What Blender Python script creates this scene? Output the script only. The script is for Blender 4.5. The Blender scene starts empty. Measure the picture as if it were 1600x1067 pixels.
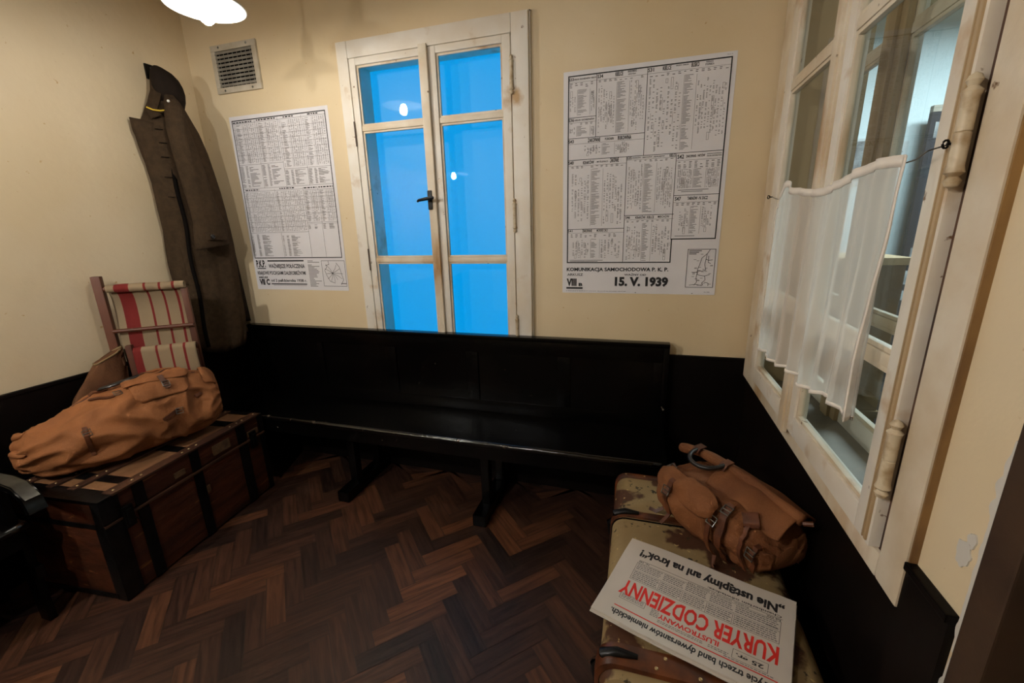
import bpy, bmesh, math, random
from math import sin, cos, pi, radians, sqrt
from mathutils import Vector, Matrix, noise
random.seed(7)
S = bpy.context.scene
COL = S.collection

# ------------------------------------------------------------------ camera
cam_d = bpy.data.cameras.new('camera'); cam_d.lens = 14.92; cam_d.sensor_width = 36; cam_d.clip_start = 0.02
cam = bpy.data.objects.new('camera', cam_d); COL.objects.link(cam)
_r, _u, _w = Vector((.9590, .2821, -.0257)), Vector((-.0488, .2539, .9660)), Vector((-.2790, .9252, -.2573))
_m = Matrix((_r, _u, -_w)).transposed().to_4x4(); _m.translation = (0, 0, 1.45)
cam.matrix_world = _m
S.camera = cam
# ------------------------------------------------------------------ world, exposure
wd = bpy.data.worlds.new('world'); S.world = wd; wd.use_nodes = True
wd.node_tree.nodes['Background'].inputs[0].default_value = (.5, .6, .8, 1)
wd.node_tree.nodes['Background'].inputs[1].default_value = 0.05
S.view_settings.view_transform = 'Standard'; S.view_settings.look = 'None'
S.view_settings.exposure = 0.06; S.view_settings.gamma = 1.0
S.view_settings.use_curve_mapping = False
# ------------------------------------------------------------------ light levels
BULB_NEAR = 370.0      # emission of the bulb in view
BULB_REAR = 1560.0      # emission of the second bulb, behind the camera
BLUE = 1.0             # backlit pane behind the closed window
BULB_FILL = 1300.0      # unseen fill bulb, added behind the camera to brighten the walls
ROOM2 = 140.0           # ceiling light of the neighbouring room
def area(name, loc, size, power, color, rot=(0, 0, 0)):
    d = bpy.data.lights.new(name, 'AREA'); d.shape = 'RECTANGLE'; d.size, d.size_y = size; d.energy = power; d.color = color
    o = bpy.data.objects.new(name, d); o.location = loc; o.rotation_euler = rot; COL.objects.link(o); return o
area('neighbour_room_light', (2.2, 3.0, 2.82), (1.2, 0.6), ROOM2, (.74, .90, 1.0))

# ------------------------------------------------------------------ room dimensions
XL, XR, Y, ZW = -2.541, 0.522, 2.140, 0.832
CEIL = 2.95
WT = 0.22

# ================================================================== materials
def srgb(r, g, b):
    f = lambda c: (c/255/12.92) if c/255 <= .04045 else ((c/255+.055)/1.055)**2.4
    return (f(r), f(g), f(b), 1)
def mat(name, c1, c2=None, rough=.6, metal=0, scale=6, detail=5, lo=.35, hi=.65, bump=0, bscale=40, spec=.5, stretch=(1, 1, 1), extra=None, sheen=0, coat=0):
    m = bpy.data.materials.new(name); m.use_nodes = True
    N, L = m.node_tree.nodes, m.node_tree.links
    b = N['Principled BSDF']
    b.inputs['Roughness'].default_value = rough; b.inputs['Metallic'].default_value = metal
    b.inputs['Specular IOR Level'].default_value = spec
    b.inputs['Coat Weight'].default_value = coat
    b.inputs['Coat Roughness'].default_value = .15
    tc = N.new('ShaderNodeTexCoord'); mp = N.new('ShaderNodeMapping'); L.new(tc.outputs['Object'], mp.inputs[0])
    mp.inputs['Scale'].default_value = stretch
    out = None
    if c2 is not None:
        n = N.new('ShaderNodeTexNoise'); n.inputs['Scale'].default_value = scale; n.inputs['Detail'].default_value = detail
        L.new(mp.outputs[0], n.inputs['Vector'])
        r = N.new('ShaderNodeValToRGB'); r.color_ramp.elements[0].position = lo; r.color_ramp.elements[1].position = hi
        r.color_ramp.elements[0].color = c1; r.color_ramp.elements[1].color = c2
        L.new(n.outputs['Fac'], r.inputs[0]); out = r.outputs[0]
    else:
        b.inputs['Base Color'].default_value = c1
    if extra:
        for (c3, sc, l, h, st) in extra:
            mp2 = N.new('ShaderNodeMapping'); mp2.inputs['Scale'].default_value = st; mp2.inputs['Location'].default_value = (3.1*sc, 1.7, 5.3)
            L.new(tc.outputs['Object'], mp2.inputs[0])
            n2 = N.new('ShaderNodeTexNoise'); n2.inputs['Scale'].default_value = sc; n2.inputs['Detail'].default_value = 6
            L.new(mp2.outputs[0], n2.inputs['Vector'])
            r2 = N.new('ShaderNodeMapRange'); r2.inputs['From Min'].default_value = l; r2.inputs['From Max'].default_value = h
            L.new(n2.outputs['Fac'], r2.inputs['Value'])
            mx = N.new('ShaderNodeMix'); mx.data_type = 'RGBA'
            L.new(r2.outputs[0], mx.inputs['Factor'])
            if out is None: mx.inputs['A'].default_value = c1
            else: L.new(out, mx.inputs['A'])
            mx.inputs['B'].default_value = c3; out = mx.outputs['Result']
    if out is not None: L.new(out, b.inputs['Base Color'])
    if bump:
        n3 = N.new('ShaderNodeTexNoise'); n3.inputs['Scale'].default_value = bscale; n3.inputs['Detail'].default_value = 4
        L.new(mp.outputs[0], n3.inputs['Vector'])
        bp = N.new('ShaderNodeBump'); bp.inputs['Strength'].default_value = bump; bp.inputs['Distance'].default_value = .01
        L.new(n3.outputs['Fac'], bp.inputs['Height']); L.new(bp.outputs[0], b.inputs['Normal'])
    return m
def emis(name, color, strength):
    m = bpy.data.materials.new(name); m.use_nodes = True; N = m.node_tree.nodes
    b = N['Principled BSDF']; b.inputs['Base Color'].default_value = (.8, .8, .8, 1) if strength > 2 else (.02, .05, .08, 1)
    b.inputs['Emission Color'].default_value = color; b.inputs['Emission Strength'].default_value = strength
    return m
M = {}
M['plaster'] = mat('plaster', srgb(225, 206, 172), srgb(217, 195, 156), rough=.55, scale=2.2, lo=.3, hi=.7, bump=.25, bscale=14,
                   extra=[(srgb(196, 160, 108), 38, .70, .76, (1, 1, 1))])
M['ceiling'] = mat('ceiling_paint', srgb(196, 170, 130), rough=.9)
M['wainscot'] = mat('black_wall_paint', srgb(14, 7, 5), srgb(6, 4, 3), rough=.5, scale=3, bump=.1, bscale=10, spec=.12)
M['lacquer'] = mat('black_lacquer', srgb(5, 4, 4), srgb(3, 3, 3), rough=.24, scale=5, bump=.10, bscale=30, spec=.22,
                   extra=[(srgb(120, 110, 96), 26, .735, .76, (1, 1, 1))])
M['nosing'] = mat('worn_lacquer_edge', srgb(7, 6, 6), srgb(5, 4, 4), rough=.16, scale=5, bump=.2, bscale=40, spec=.6, extra=[(srgb(96, 82, 68), 22, .62, .70, (1, 1, 1))])
M['brown_door'] = mat('brown_door_paint', srgb(66, 46, 28), srgb(50, 33, 20), rough=.6, scale=5, bump=.1)
M['white_wood'] = mat('old_white_paint', srgb(232, 226, 216), srgb(222, 210, 192), rough=.42, scale=5, bump=.15, bscale=25,
                      extra=[(srgb(186, 152, 108), 7, .60, .74, (1, 1, 1)), (srgb(120, 88, 56), 30, .70, .74, (1, 1, 1))])
M['white_wood2'] = mat('grimy_white_paint', srgb(226, 214, 194), srgb(206, 186, 156), rough=.45, scale=6, bump=.2, bscale=20,
                      extra=[(srgb(170, 130, 82), 5, .56, .70, (1, 1, .35)), (srgb(110, 80, 52), 26, .70, .74, (1, 1, 1))])
M['hinge'] = mat('painted_hinge', srgb(206, 190, 162), srgb(158, 128, 88), rough=.45, scale=30, lo=.45, hi=.7)
M['tan_shade_wood'] = mat('tan_wood_and_shade', srgb(190, 165, 128), srgb(160, 132, 96), rough=.5, scale=5, stretch=(1, 1, .2))  # tan paint; on the mullion post it is painted shade
M['sill'] = mat('grey_sill', srgb(150, 140, 125), srgb(120, 112, 100), rough=.6, scale=6)
M['paper'] = mat('poster_paper', srgb(230, 227, 230), srgb(222, 218, 220), rough=.6, scale=3)
M['ink'] = mat('black_ink', srgb(26, 24, 26), rough=.6)
M['ink_grey'] = mat('fine_print_ink', srgb(104, 98, 98), rough=.6)
M['red_ink'] = mat('red_ink', srgb(214, 40, 30), rough=.6)
M['news'] = mat('newsprint', srgb(205, 196, 186), srgb(196, 186, 174), rough=.7, scale=5)
M['grille'] = mat('grille_metal', srgb(196, 186, 168), srgb(176, 164, 142), rough=.5, scale=14)
M['louvre'] = mat('louvre_metal', srgb(160, 154, 142), srgb(130, 124, 112), rough=.45, scale=10)
M['dark'] = mat('gap_shade_and_seams', srgb(16, 13, 11), rough=.95, spec=.05)  # near-black for seams, and for shade painted into openings
M['iron'] = mat('black_iron', srgb(26, 25, 26), srgb(14, 13, 13), rough=.38, metal=.6, scale=14, bump=.1)
M['steel'] = mat('worn_steel', srgb(150, 148, 144), srgb(90, 88, 84), rough=.35, metal=.9, scale=12)
M['brass'] = mat('dull_brass', srgb(190, 165, 120), rough=.4, metal=.9)
M['coat'] = mat('olive_brown_wool', srgb(66, 51, 36), srgb(54, 42, 30), rough=.95, scale=40, bump=.3, bscale=220, spec=.15)
M['coat_dark'] = mat('coat_lining', srgb(38, 29, 22), srgb(29, 22, 17), rough=.9, scale=30, spec=.15)
M['yellow'] = mat('yellow_ribbon', srgb(205, 170, 50), rough=.7)
M['enamel'] = mat('white_enamel', srgb(235, 232, 222), rough=.25)
M['bakelite'] = mat('porcelain', srgb(225, 205, 180), rough=.3)
M['trunk_side'] = mat('trunk_wood', srgb(82, 40, 20), srgb(40, 19, 11), rough=.55, scale=9, detail=8, lo=.3, hi=.72, bump=.3, bscale=18, stretch=(.35, 1, 2.4), spec=.3,
                      extra=[(srgb(112, 70, 36), 16, .66, .70, (.3, 1, 3))])
M['trunk_top'] = mat('trunk_canvas', srgb(140, 100, 66), srgb(112, 76, 48), rough=.6, scale=7, bump=.2, bscale=24, stretch=(.4, 1, 1),
                     extra=[(srgb(90, 56, 34), 24, .62, .68, (.3, 2, 1))])
M['slat'] = mat('trunk_slat', srgb(84, 54, 38), srgb(52, 31, 22), rough=.45, scale=12, stretch=(.2, 1, 1))
M['duffel'] = mat('orange_brown_canvas', srgb(152, 96, 56), srgb(126, 78, 44), rough=.75, scale=5, bump=.25, bscale=260, spec=.25)
M['duffel2'] = mat('brown_canvas', srgb(128, 80, 46), srgb(104, 62, 35), rough=.75, scale=6, bump=.25, bscale=260, spec=.25)
M['oldbag'] = mat('dull_brown_canvas', srgb(104, 68, 42), srgb(80, 50, 32), rough=.8, scale=8, bump=.25, bscale=200, spec=.2)
M['leather'] = mat('brown_leather', srgb(98, 54, 30), srgb(64, 34, 20), rough=.5, scale=20, spec=.3)
M['black_leather'] = mat('black_leather', srgb(34, 28, 26), srgb(20, 17, 16), rough=.35, scale=20)
M['chair_wood'] = mat('chair_wood', srgb(98, 52, 30), srgb(72, 36, 20), rough=.5, scale=9, stretch=(1, 1, .2))
M['suit'] = mat('worn_suitcase_cloth', srgb(150, 128, 90), srgb(130, 108, 72), rough=.6, scale=5, bump=.2, bscale=40, spec=.3,
                extra=[(srgb(72, 44, 28), 6.5, .505, .545, (1, 1, 1)), (srgb(52, 44, 30), 40, .64, .68, (1, 1, 1)), (srgb(176, 150, 100), 60, .66, .72, (1, 1, 1))])
M['suit_band'] = mat('suitcase_band', srgb(110, 58, 26), srgb(60, 30, 16), rough=.35, scale=16, lo=.3, hi=.6)
M['out_wall'] = mat('pale_blue_wall', srgb(205, 216, 218), rough=.7)
M['panel'] = mat('slate_panel', srgb(27, 31, 38), rough=.6, spec=.2)
M['panel_grey'] = mat('print_grey', srgb(150, 152, 152), srgb(70, 70, 72), rough=.6, scale=9)
M['panel_white'] = mat('print_white', srgb(190, 192, 192), rough=.6)
M['cabinet'] = mat('brown_cabinet', srgb(120, 92, 52), srgb(96, 72, 40), rough=.5, scale=6, stretch=(1, 1, .3))
M['blue'] = emis('backlit_blue', (0.0, .34, .84, 1), BLUE)
M['bulb1'] = emis('bulb_glow', (1.0, .95, .86, 1), BULB_NEAR)
M['bulb2'] = emis('bulb_glow_rear', (1.0, .97, .91, 1), BULB_REAR)
M['bulb_fill'] = emis('bulb_glow_fill', (1.0, .97, .92, 1), BULB_FILL)
def glass():
    m = bpy.data.materials.new('window_glass'); m.use_nodes = True; N, L = m.node_tree.nodes, m.node_tree.links
    N.clear(); o = N.new('ShaderNodeOutputMaterial'); mx = N.new('ShaderNodeMixShader'); t = N.new('ShaderNodeBsdfTransparent'); g = N.new('ShaderNodeBsdfGlossy')
    fr = N.new('ShaderNodeFresnel'); fr.inputs[0].default_value = 1.45; g.inputs['Roughness'].default_value = 0.0
    nz = N.new('ShaderNodeTexNoise'); nz.inputs['Scale'].default_value = 3; tc = N.new('ShaderNodeTexCoord'); L.new(tc.outputs['Object'], nz.inputs['Vector'])
    bp = N.new('ShaderNodeBump'); bp.inputs['Strength'].default_value = .06; bp.inputs['Distance'].default_value = .02
    L.new(nz.outputs['Fac'], bp.inputs['Height']); L.new(bp.outputs[0], g.inputs['Normal'])
    t.inputs[0].default_value = (.93, .95, .94, 1)
    ge = N.new('ShaderNodeNewGeometry'); sb = N.new('ShaderNodeMath'); sb.operation = 'SUBTRACT'; sb.inputs[0].default_value = 1; L.new(ge.outputs['Backfacing'], sb.inputs[1])
    ml = N.new('ShaderNodeMath'); ml.operation = 'MULTIPLY'; L.new(fr.outputs[0], ml.inputs[0]); L.new(sb.outputs[0], ml.inputs[1])
    L.new(ml.outputs[0], mx.inputs[0]); L.new(t.outputs[0], mx.inputs[1]); L.new(g.outputs[0], mx.inputs[2]); L.new(mx.outputs[0], o.inputs[0])
    return m
M['glass'] = glass()
def sheer():
    m = bpy.data.materials.new('sheer_curtain'); m.use_nodes = True; N, L = m.node_tree.nodes, m.node_tree.links
    N.clear(); o = N.new('ShaderNodeOutputMaterial'); mx = N.new('ShaderNodeMixShader'); t = N.new('ShaderNodeBsdfTransparent')
    d = N.new('ShaderNodeBsdfDiffuse'); tl = N.new('ShaderNodeBsdfTranslucent'); m2 = N.new('ShaderNodeMixShader')
    for n in (d, tl): n.inputs[0].default_value = srgb(236, 228, 218)
    m2.inputs[0].default_value = .35; L.new(d.outputs[0], m2.inputs[1]); L.new(tl.outputs[0], m2.inputs[2])
    # the weave hides more where it is seen edge-on (folds)
    lw = N.new('ShaderNodeLayerWeight'); lw.inputs[0].default_value = .35
    mr = N.new('ShaderNodeMapRange'); mr.inputs['To Min'].default_value = .50; mr.inputs['To Max'].default_value = .97
    L.new(lw.outputs['Facing'], mr.inputs['Value']); L.new(mr.outputs[0], mx.inputs[0])
    L.new(t.outputs[0], mx.inputs[1]); L.new(m2.outputs[0], mx.inputs[2]); L.new(mx.outputs[0], o.inputs[0])
    return m
M['sheer'] = sheer()
def parquet():
    m = bpy.data.materials.new('herringbone_parquet'); m.use_nodes = True; N, L = m.node_tree.nodes, m.node_tree.links
    b = N['Principled BSDF']; at = N.new('ShaderNodeAttribute'); at.attribute_name = 'tone'
    uv = N.new('ShaderNodeUVMap'); uv.uv_map = 'grain'
    mp = N.new('ShaderNodeMapping'); mp.inputs['Scale'].default_value = (5, 60, 1); L.new(uv.outputs[0], mp.inputs[0])
    nz = N.new('ShaderNodeTexNoise'); nz.inputs['Scale'].default_value = 1; nz.inputs['Detail'].default_value = 6; nz.inputs['Distortion'].default_value = .6; L.new(mp.outputs[0], nz.inputs['Vector'])
    r = N.new('ShaderNodeValToRGB'); e = r.color_ramp.elements
    e[0].position = 0; e[0].color = srgb(34, 22, 18); e[1].position = 1; e[1].color = srgb(104, 64, 40)
    x = e.new(.5); x.color = srgb(60, 38, 28)
    L.new(at.outputs['Fac'], r.inputs[0])
    mr = N.new('ShaderNodeMapRange'); mr.inputs['From Min'].default_value = .35; mr.inputs['From Max'].default_value = .65; mr.inputs['To Min'].default_value = .55; mr.inputs['To Max'].default_value = 1.25
    L.new(nz.outputs['Fac'], mr.inputs['Value'])
    mx = N.new('ShaderNodeMix'); mx.data_type = 'RGBA'; mx.blend_type = 'MULTIPLY'; mx.inputs['Factor'].default_value = 1
    L.new(r.outputs[0], mx.inputs['A']); L.new(mr.outputs[0], mx.inputs['B']); L.new(mx.outputs['Result'], b.inputs['Base Color'])
    b.inputs['Roughness'].default_value = .42; b.inputs['Specular IOR Level'].default_value = .35
    bp = N.new('ShaderNodeBump'); bp.inputs['Strength'].default_value = .25; bp.inputs['Distance'].default_value = .004
    L.new(nz.outputs['Fac'], bp.inputs['Height']); L.new(bp.outputs[0], b.inputs['Normal'])
    return m
M['parquet'] = parquet()
def striped():
    m = bpy.data.materials.new('striped_canvas'); m.use_nodes = True; N, L = m.node_tree.nodes, m.node_tree.links
    b = N['Principled BSDF']; tc = N.new('ShaderNodeTexCoord'); sp = N.new('ShaderNodeSeparateXYZ'); L.new(tc.outputs['Object'], sp.inputs[0])
    mr = N.new('ShaderNodeMapRange'); mr.inputs['From Max'].default_value = .355; L.new(sp.outputs[0], mr.inputs['Value'])
    r = N.new('ShaderNodeValToRGB'); cr = r.color_ramp; cr.interpolation = 'CONSTANT'
    c, d = srgb(142, 122, 94), srgb(112, 20, 14)
    st = [(0, c), (.185, d), (.345, c), (.505, d), (.532, c), (.672, d), (.70, c), (.832, d), (.86, c)]
    cr.elements[0].position = 0; cr.elements[0].color = c; cr.elements[1].position = .185; cr.elements[1].color = d
    for p, k in st[2:]: cr.elements.new(p).color = k
    L.new(mr.outputs[0], r.inputs[0]); L.new(r.outputs[0], b.inputs['Base Color']); b.inputs['Roughness'].default_value = .85
    nz = N.new('ShaderNodeTexNoise'); nz.inputs['Scale'].default_value = 300; L.new(tc.outputs['Object'], nz.inputs['Vector'])
    bp = N.new('ShaderNodeBump'); bp.inputs['Strength'].default_value = .2; bp.inputs['Distance'].default_value = .003
    L.new(nz.outputs['Fac'], bp.inputs['Height']); L.new(bp.outputs[0], b.inputs['Normal'])
    return m
M['stripes'] = striped()

# ================================================================== helpers
class G:
    def __init__(s): s.bm = bmesh.new()
    def _tag(s, faces, mi):
        for f in faces: f.material_index = mi
    def box(s, x0, x1, y0, y1, z0, z1, bev=0, mi=0, T=None):
        vs = [s.bm.verts.new((x, y, z)) for x in (x0, x1) for y in (y0, y1) for z in (z0, z1)]
        fs = [s.bm.faces.new([vs[i] for i in q]) for q in ((0, 1, 3, 2), (4, 6, 7, 5), (0, 4, 5, 1), (2, 3, 7, 6), (0, 2, 6, 4), (1, 5, 7, 3))]
        s._tag(fs, mi)
        if T is not None: bmesh.ops.transform(s.bm, matrix=T, verts=vs)
        if bev:
            es = list({e for f in fs for e in f.edges})
            r = bmesh.ops.bevel(s.bm, geom=es, offset=bev, segments=2, affect='EDGES', profile=.7)
            s._tag(r['faces'], mi)
        return s
    def loft(s, rings, caps=True, closed=True, mi=0):
        R = [[s.bm.verts.new(p) for p in r] for r in rings]; n = len(R[0])
        for a, b in zip(R, R[1:]):
            for i in range(n if closed else n-1):
                j = (i+1) % n
                s.bm.faces.new((a[i], a[j], b[j], b[i])).material_index = mi
        if caps and closed:
            s.bm.faces.new(list(reversed(R[0]))).material_index = mi; s.bm.faces.new(R[-1]).material_index = mi
        return s
    def tube(s, path, r, seg=10, mi=0, flat=1.0, up=(0, 0, 1)):
        P = [Vector(p) for p in path]; rings = []
        for i, p in enumerate(P):
            t = (P[min(i+1, len(P)-1)]-P[max(i-1, 0)]).normalized()
            u = Vector(up); 
            if abs(t.dot(u)) > .95: u = Vector((1, 0, 0))
            a = t.cross(u).normalized(); b = a.cross(t).normalized()
            rr = r[i] if isinstance(r, (list, tuple)) else r
            rings.append([p+a*rr*cos(2*pi*k/seg)+b*rr*flat*sin(2*pi*k/seg) for k in range(seg)])
        return s.loft(rings, mi=mi)
    def ribbon(s, path, normals, w, th, mi=0):
        """a flat strap of width w and thickness th lying along path"""
        P = [Vector(p) for p in path]; rings = []
        for i, p in enumerate(P):
            t = (P[min(i+1, len(P)-1)]-P[max(i-1, 0)]).normalized(); n = Vector(normals[i] if isinstance(normals, list) else normals).normalized()
            a = t.cross(n).normalized(); n = a.cross(t).normalized()
            rings.append([p-a*w/2, p-a*w/2+n*th, p+a*w/2+n*th, p+a*w/2])
        return s.loft(rings, mi=mi)
    def lathe(s, prof, c=(0, 0, 0), seg=32, axis=None, mi=0):
        A = (axis or Matrix()).to_4x4(); c = Vector(c)
        return s.loft([[c+(A @ Vector((r*cos(2*pi*k/seg), r*sin(2*pi*k/seg), z))) for k in range(seg)] for r, z in prof], mi=mi)
    def sphere(s, c, r, seg=16, sc=(1, 1, 1), mi=0):
        c = Vector(c); n = seg//2
        return s.loft([[c+Vector((r*sc[0]*sin(pi*(i+.02)/(n+.04))*cos(2*pi*k/seg), r*sc[1]*sin(pi*(i+.02)/(n+.04))*sin(2*pi*k/seg), -r*sc[2]*cos(pi*(i+.02)/(n+.04)))) for k in range(seg)] for i in range(n+1)], mi=mi)
    def face(s, pts, mi=0):
        f = s.bm.faces.new([s.bm.verts.new(p) for p in pts]); f.material_index = mi; return f
    def grid(s, fn, nu, nv, mi=0):
        V = [[s.bm.verts.new(fn(i/nu, j/nv)) for j in range(nv+1)] for i in range(nu+1)]
        for i in range(nu):
            for j in range(nv): s.bm.faces.new((V[i][j], V[i+1][j], V[i+1][j+1], V[i][j+1])).material_index = mi
        return s
    def build(s, name, mats, parent=None, local=False, smooth=False, recalc=True, solid=0, sub=0, weld=False):
        if weld: bmesh.ops.remove_doubles(s.bm, verts=s.bm.verts, dist=1e-5)
        if recalc: bmesh.ops.recalc_face_normals(s.bm, faces=s.bm.faces)
        me = bpy.data.meshes.new(name); s.bm.to_mesh(me); s.bm.free()
        for m in (mats if isinstance(mats, (list, tuple)) else [mats]): me.materials.append(M[m] if isinstance(m, str) else m)
        if smooth:
            me.shade_smooth()
            if smooth != 'all': me.set_sharp_from_angle(angle=radians(38))
        o = bpy.data.objects.new(name, me); COL.objects.link(o)
        if parent is not None:
            o.parent = parent
            if not local and parent.name in ROOTM: o.matrix_parent_inverse = ROOTM[parent.name].inverted()
        if solid:
            q = o.modifiers.new('thickness', 'SOLIDIFY'); q.thickness = solid; q.offset = 0
        if sub:
            q = o.modifiers.new('smooth', 'SUBSURF'); q.levels = q.render_levels = sub
        return o
ROOTM = {}
def thing(name, label, cat, loc=(0, 0, 0), rotz=0, group=None):
    o = bpy.data.objects.new(name, None); COL.objects.link(o); o.empty_display_size = .1
    o.location = loc; o.rotation_euler = (0, 0, rotz); o['label'] = label; o['category'] = cat
    if group: o['group'] = group
    ROOTM[o.name] = Matrix.Translation(loc) @ Matrix.Rotation(rotz, 4, 'Z')
    return o
def tag(o, label, cat, group=None):
    o['label'] = label; o['category'] = cat
    if group: o['group'] = group
    return o
def struct(o): o['kind'] = 'structure'; return o
def sroot(name, loc=(0, 0, 0)):
    o = bpy.data.objects.new(name, None); COL.objects.link(o); o.location = loc; o['kind'] = 'structure'
    ROOTM[o.name] = Matrix.Translation(loc); return o
def plabel(o, t): o['label'] = t; return o
_TX = {}
def glyphs(text, bold=0.0):
    """text as flat triangles, scaled to the unit box"""
    k = (text, bold)
    if k not in _TX:
        cu = bpy.data.curves.new('t', 'FONT'); cu.body = text; cu.resolution_u = 2; cu.offset = bold; cu.fill_mode = 'FRONT'
        ob = bpy.data.objects.new('t', cu); COL.objects.link(ob)
        me = bpy.data.meshes.new_from_object(ob.evaluated_get(bpy.context.evaluated_depsgraph_get()))
        vs = [v.co.copy() for v in me.vertices]; fs = [tuple(p.vertices) for p in me.polygons]
        x0, x1 = min(v.x for v in vs), max(v.x for v in vs); y0, y1 = min(v.y for v in vs), max(v.y for v in vs)
        _TX[k] = ([((v.x-x0)/(x1-x0), (v.y-y0)/(y1-y0)) for v in vs], fs)
        bpy.data.objects.remove(ob); bpy.data.curves.remove(cu); bpy.data.meshes.remove(me)
    return _TX[k]
class Print:
    """flat ink on a sheet: u to the right, v downwards, both 0..1"""
    def __init__(s, fn): s.g = G(); s.fn = fn
    def text(s, t, u0, u1, v0, v1, bold=0.0, mi=0):
        vs, fs = glyphs(t, bold); B = [s.g.bm.verts.new(s.fn(u0+(u1-u0)*x, v1+(v0-v1)*y)) for x, y in vs]
        for f in fs:
            try: s.g.bm.faces.new([B[i] for i in f]).material_index = mi
            except ValueError: pass
    def rect(s, u0, u1, v0, v1, mi=0):
        nu, nv = max(1, int((u1-u0)/.05)), max(1, int((v1-v0)/.05))
        for i in range(nu):
            for j in range(nv):
                a, b = u0+(u1-u0)*i/nu, u0+(u1-u0)*(i+1)/nu; c, d = v0+(v1-v0)*j/nv, v0+(v1-v0)*(j+1)/nv
                s.g.face([s.fn(a, c), s.fn(b, c), s.fn(b, d), s.fn(a, d)], mi)
    def frame(s, u0, u1, v0, v1, t, mi=0, asp=.71):
        tv = t*asp
        s.rect(u0, u1, v0, v0+tv, mi); s.rect(u0, u1, v1-tv, v1, mi); s.rect(u0, u0+t, v0+tv, v1-tv, mi); s.rect(u1-t, u1, v0+tv, v1-tv, mi)
    def line(s, pts, t, mi=0, asp=.71):
        for (a, b), (c, d) in zip(pts, pts[1:]):
            dx, dy = (c-a), (d-b)/asp; L = sqrt(dx*dx+dy*dy) or 1; nx, ny = -dy/L*t/2, dx/L*t/2*asp
            s.g.face([s.fn(a+nx, b+ny), s.fn(c+nx, d+ny), s.fn(c-nx, d-ny), s.fn(a-nx, b-ny)], mi)

# ================================================================== the room
g = G()
x0, x1, z0, z1 = -1.44, -0.62, .55, 2.29        # window opening in the back wall
yb = Y+WT
g.box(XL-.2, x0, Y, yb, 0, CEIL).box(x1, XR+WT, Y, yb, 0, CEIL).box(x0, x1, Y, yb, 0, z0).box(x0, x1, Y, yb, z1, CEIL)
struct(g.build('wall_back', 'plaster'))
struct(G().box(XL-.2, XL, -.85, Y, 0, CEIL).box(XL-.2, XL, -3, -.85, 0, CEIL).build('wall_left', ['plaster', 'brown_door']))
g = G()
a0, a1, c0, c1 = .88, 2.02, .77, 2.50           # opening of the side window
g.box(XR, XR+WT, .675, a0, 0, CEIL).box(XR-.014, XR, .675, .797, 0, CEIL).box(XR, XR+WT, a1, Y, 0, CEIL).box(XR, XR+WT, a0, a1, 0, c0).box(XR, XR+WT, a0, a1, c1, CEIL)
struct(g.build('wall_right', 'plaster'))
struct(G().box(XL-.2, 4.4, -3.2, -3, 0, CEIL).build('wall_rear', 'plaster'))
struct(G().box(4.2, 4.4, -3, 4.4, 0, CEIL).build('wall_far_right', 'out_wall'))
struct(G().box(XR+WT, 4.4, 4.4, 4.6, 0, CEIL).build('wall_next_room', 'out_wall'))
struct(G().box(1.45, 4.2, .56, .66, 0, CEIL).box(XR+.02, 1.45, .56, .66, 2.15, CEIL).build('wall_partition', 'out_wall'))
struct(G().box(XL-.2, 4.4, -3.2, 4.6, CEIL, CEIL+.1).build('ceiling', 'ceiling'))
# the wall end towards the passage is boarded and painted brown: door frame and door
g = G(); g.box(XR-.018, XR+WT, .62, .675, 0, 2.15, .003)
dr = sroot('door_1', (XR, .66, 0)); g.build('door_frame', 'brown_door', dr)
G().box(XR+WT, 1.45, .58, .64, 0, 2.15, .003).build('door_leaf', 'brown_door', dr)
# chipped plaster edge: a ragged skin of bare plaster along the corner
def ragged(g, y0, z0, z1, x, w, seed, n=60):
    F, K = [], []
    for k in range(n+1):
        z = z0+(z1-z0)*k/n; e = w*(.35+.65*abs(noise.noise(Vector((seed, z*28, 0))))*1.8)*min(1, 6*min(k, n-k)/n+.15)
        F.append([(x-.0022, y0-.001, z), (x-.0022, y0+e, z), (x+.002, y0+e+.002, z), (x+.002, y0-.001, z)])
    g.loft(F)
g = G(); ragged(g, .676, .80, 1.16, XR-.015, .013, 2.0); ragged(g, .676, .55, .79, XR-.015, .008, 5.0, 40)
def blot(g, y, z, r, seed):
    c = Vector((XR-.0162, y, z)); P = [c+Vector((0, r*.7*cos(t)*(1+.5*noise.noise(Vector((cos(t)*1.7, sin(t)*1.7, seed)))), r*sin(t)*(1+.5*noise.noise(Vector((cos(t)*1.7+9, sin(t)*1.7, seed)))))) for t in [2*pi*k/28 for k in range(28)]]
    g.loft([P, [q+Vector((.004, 0, 0)) for q in P]])
blot(g, .710, .955, .021, 1.0); blot(g, .700, .985, .012, 4.0)
struct(g.build('trim_6', mat('chipped_plaster', srgb(206, 200, 190), rough=.85)))
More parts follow.
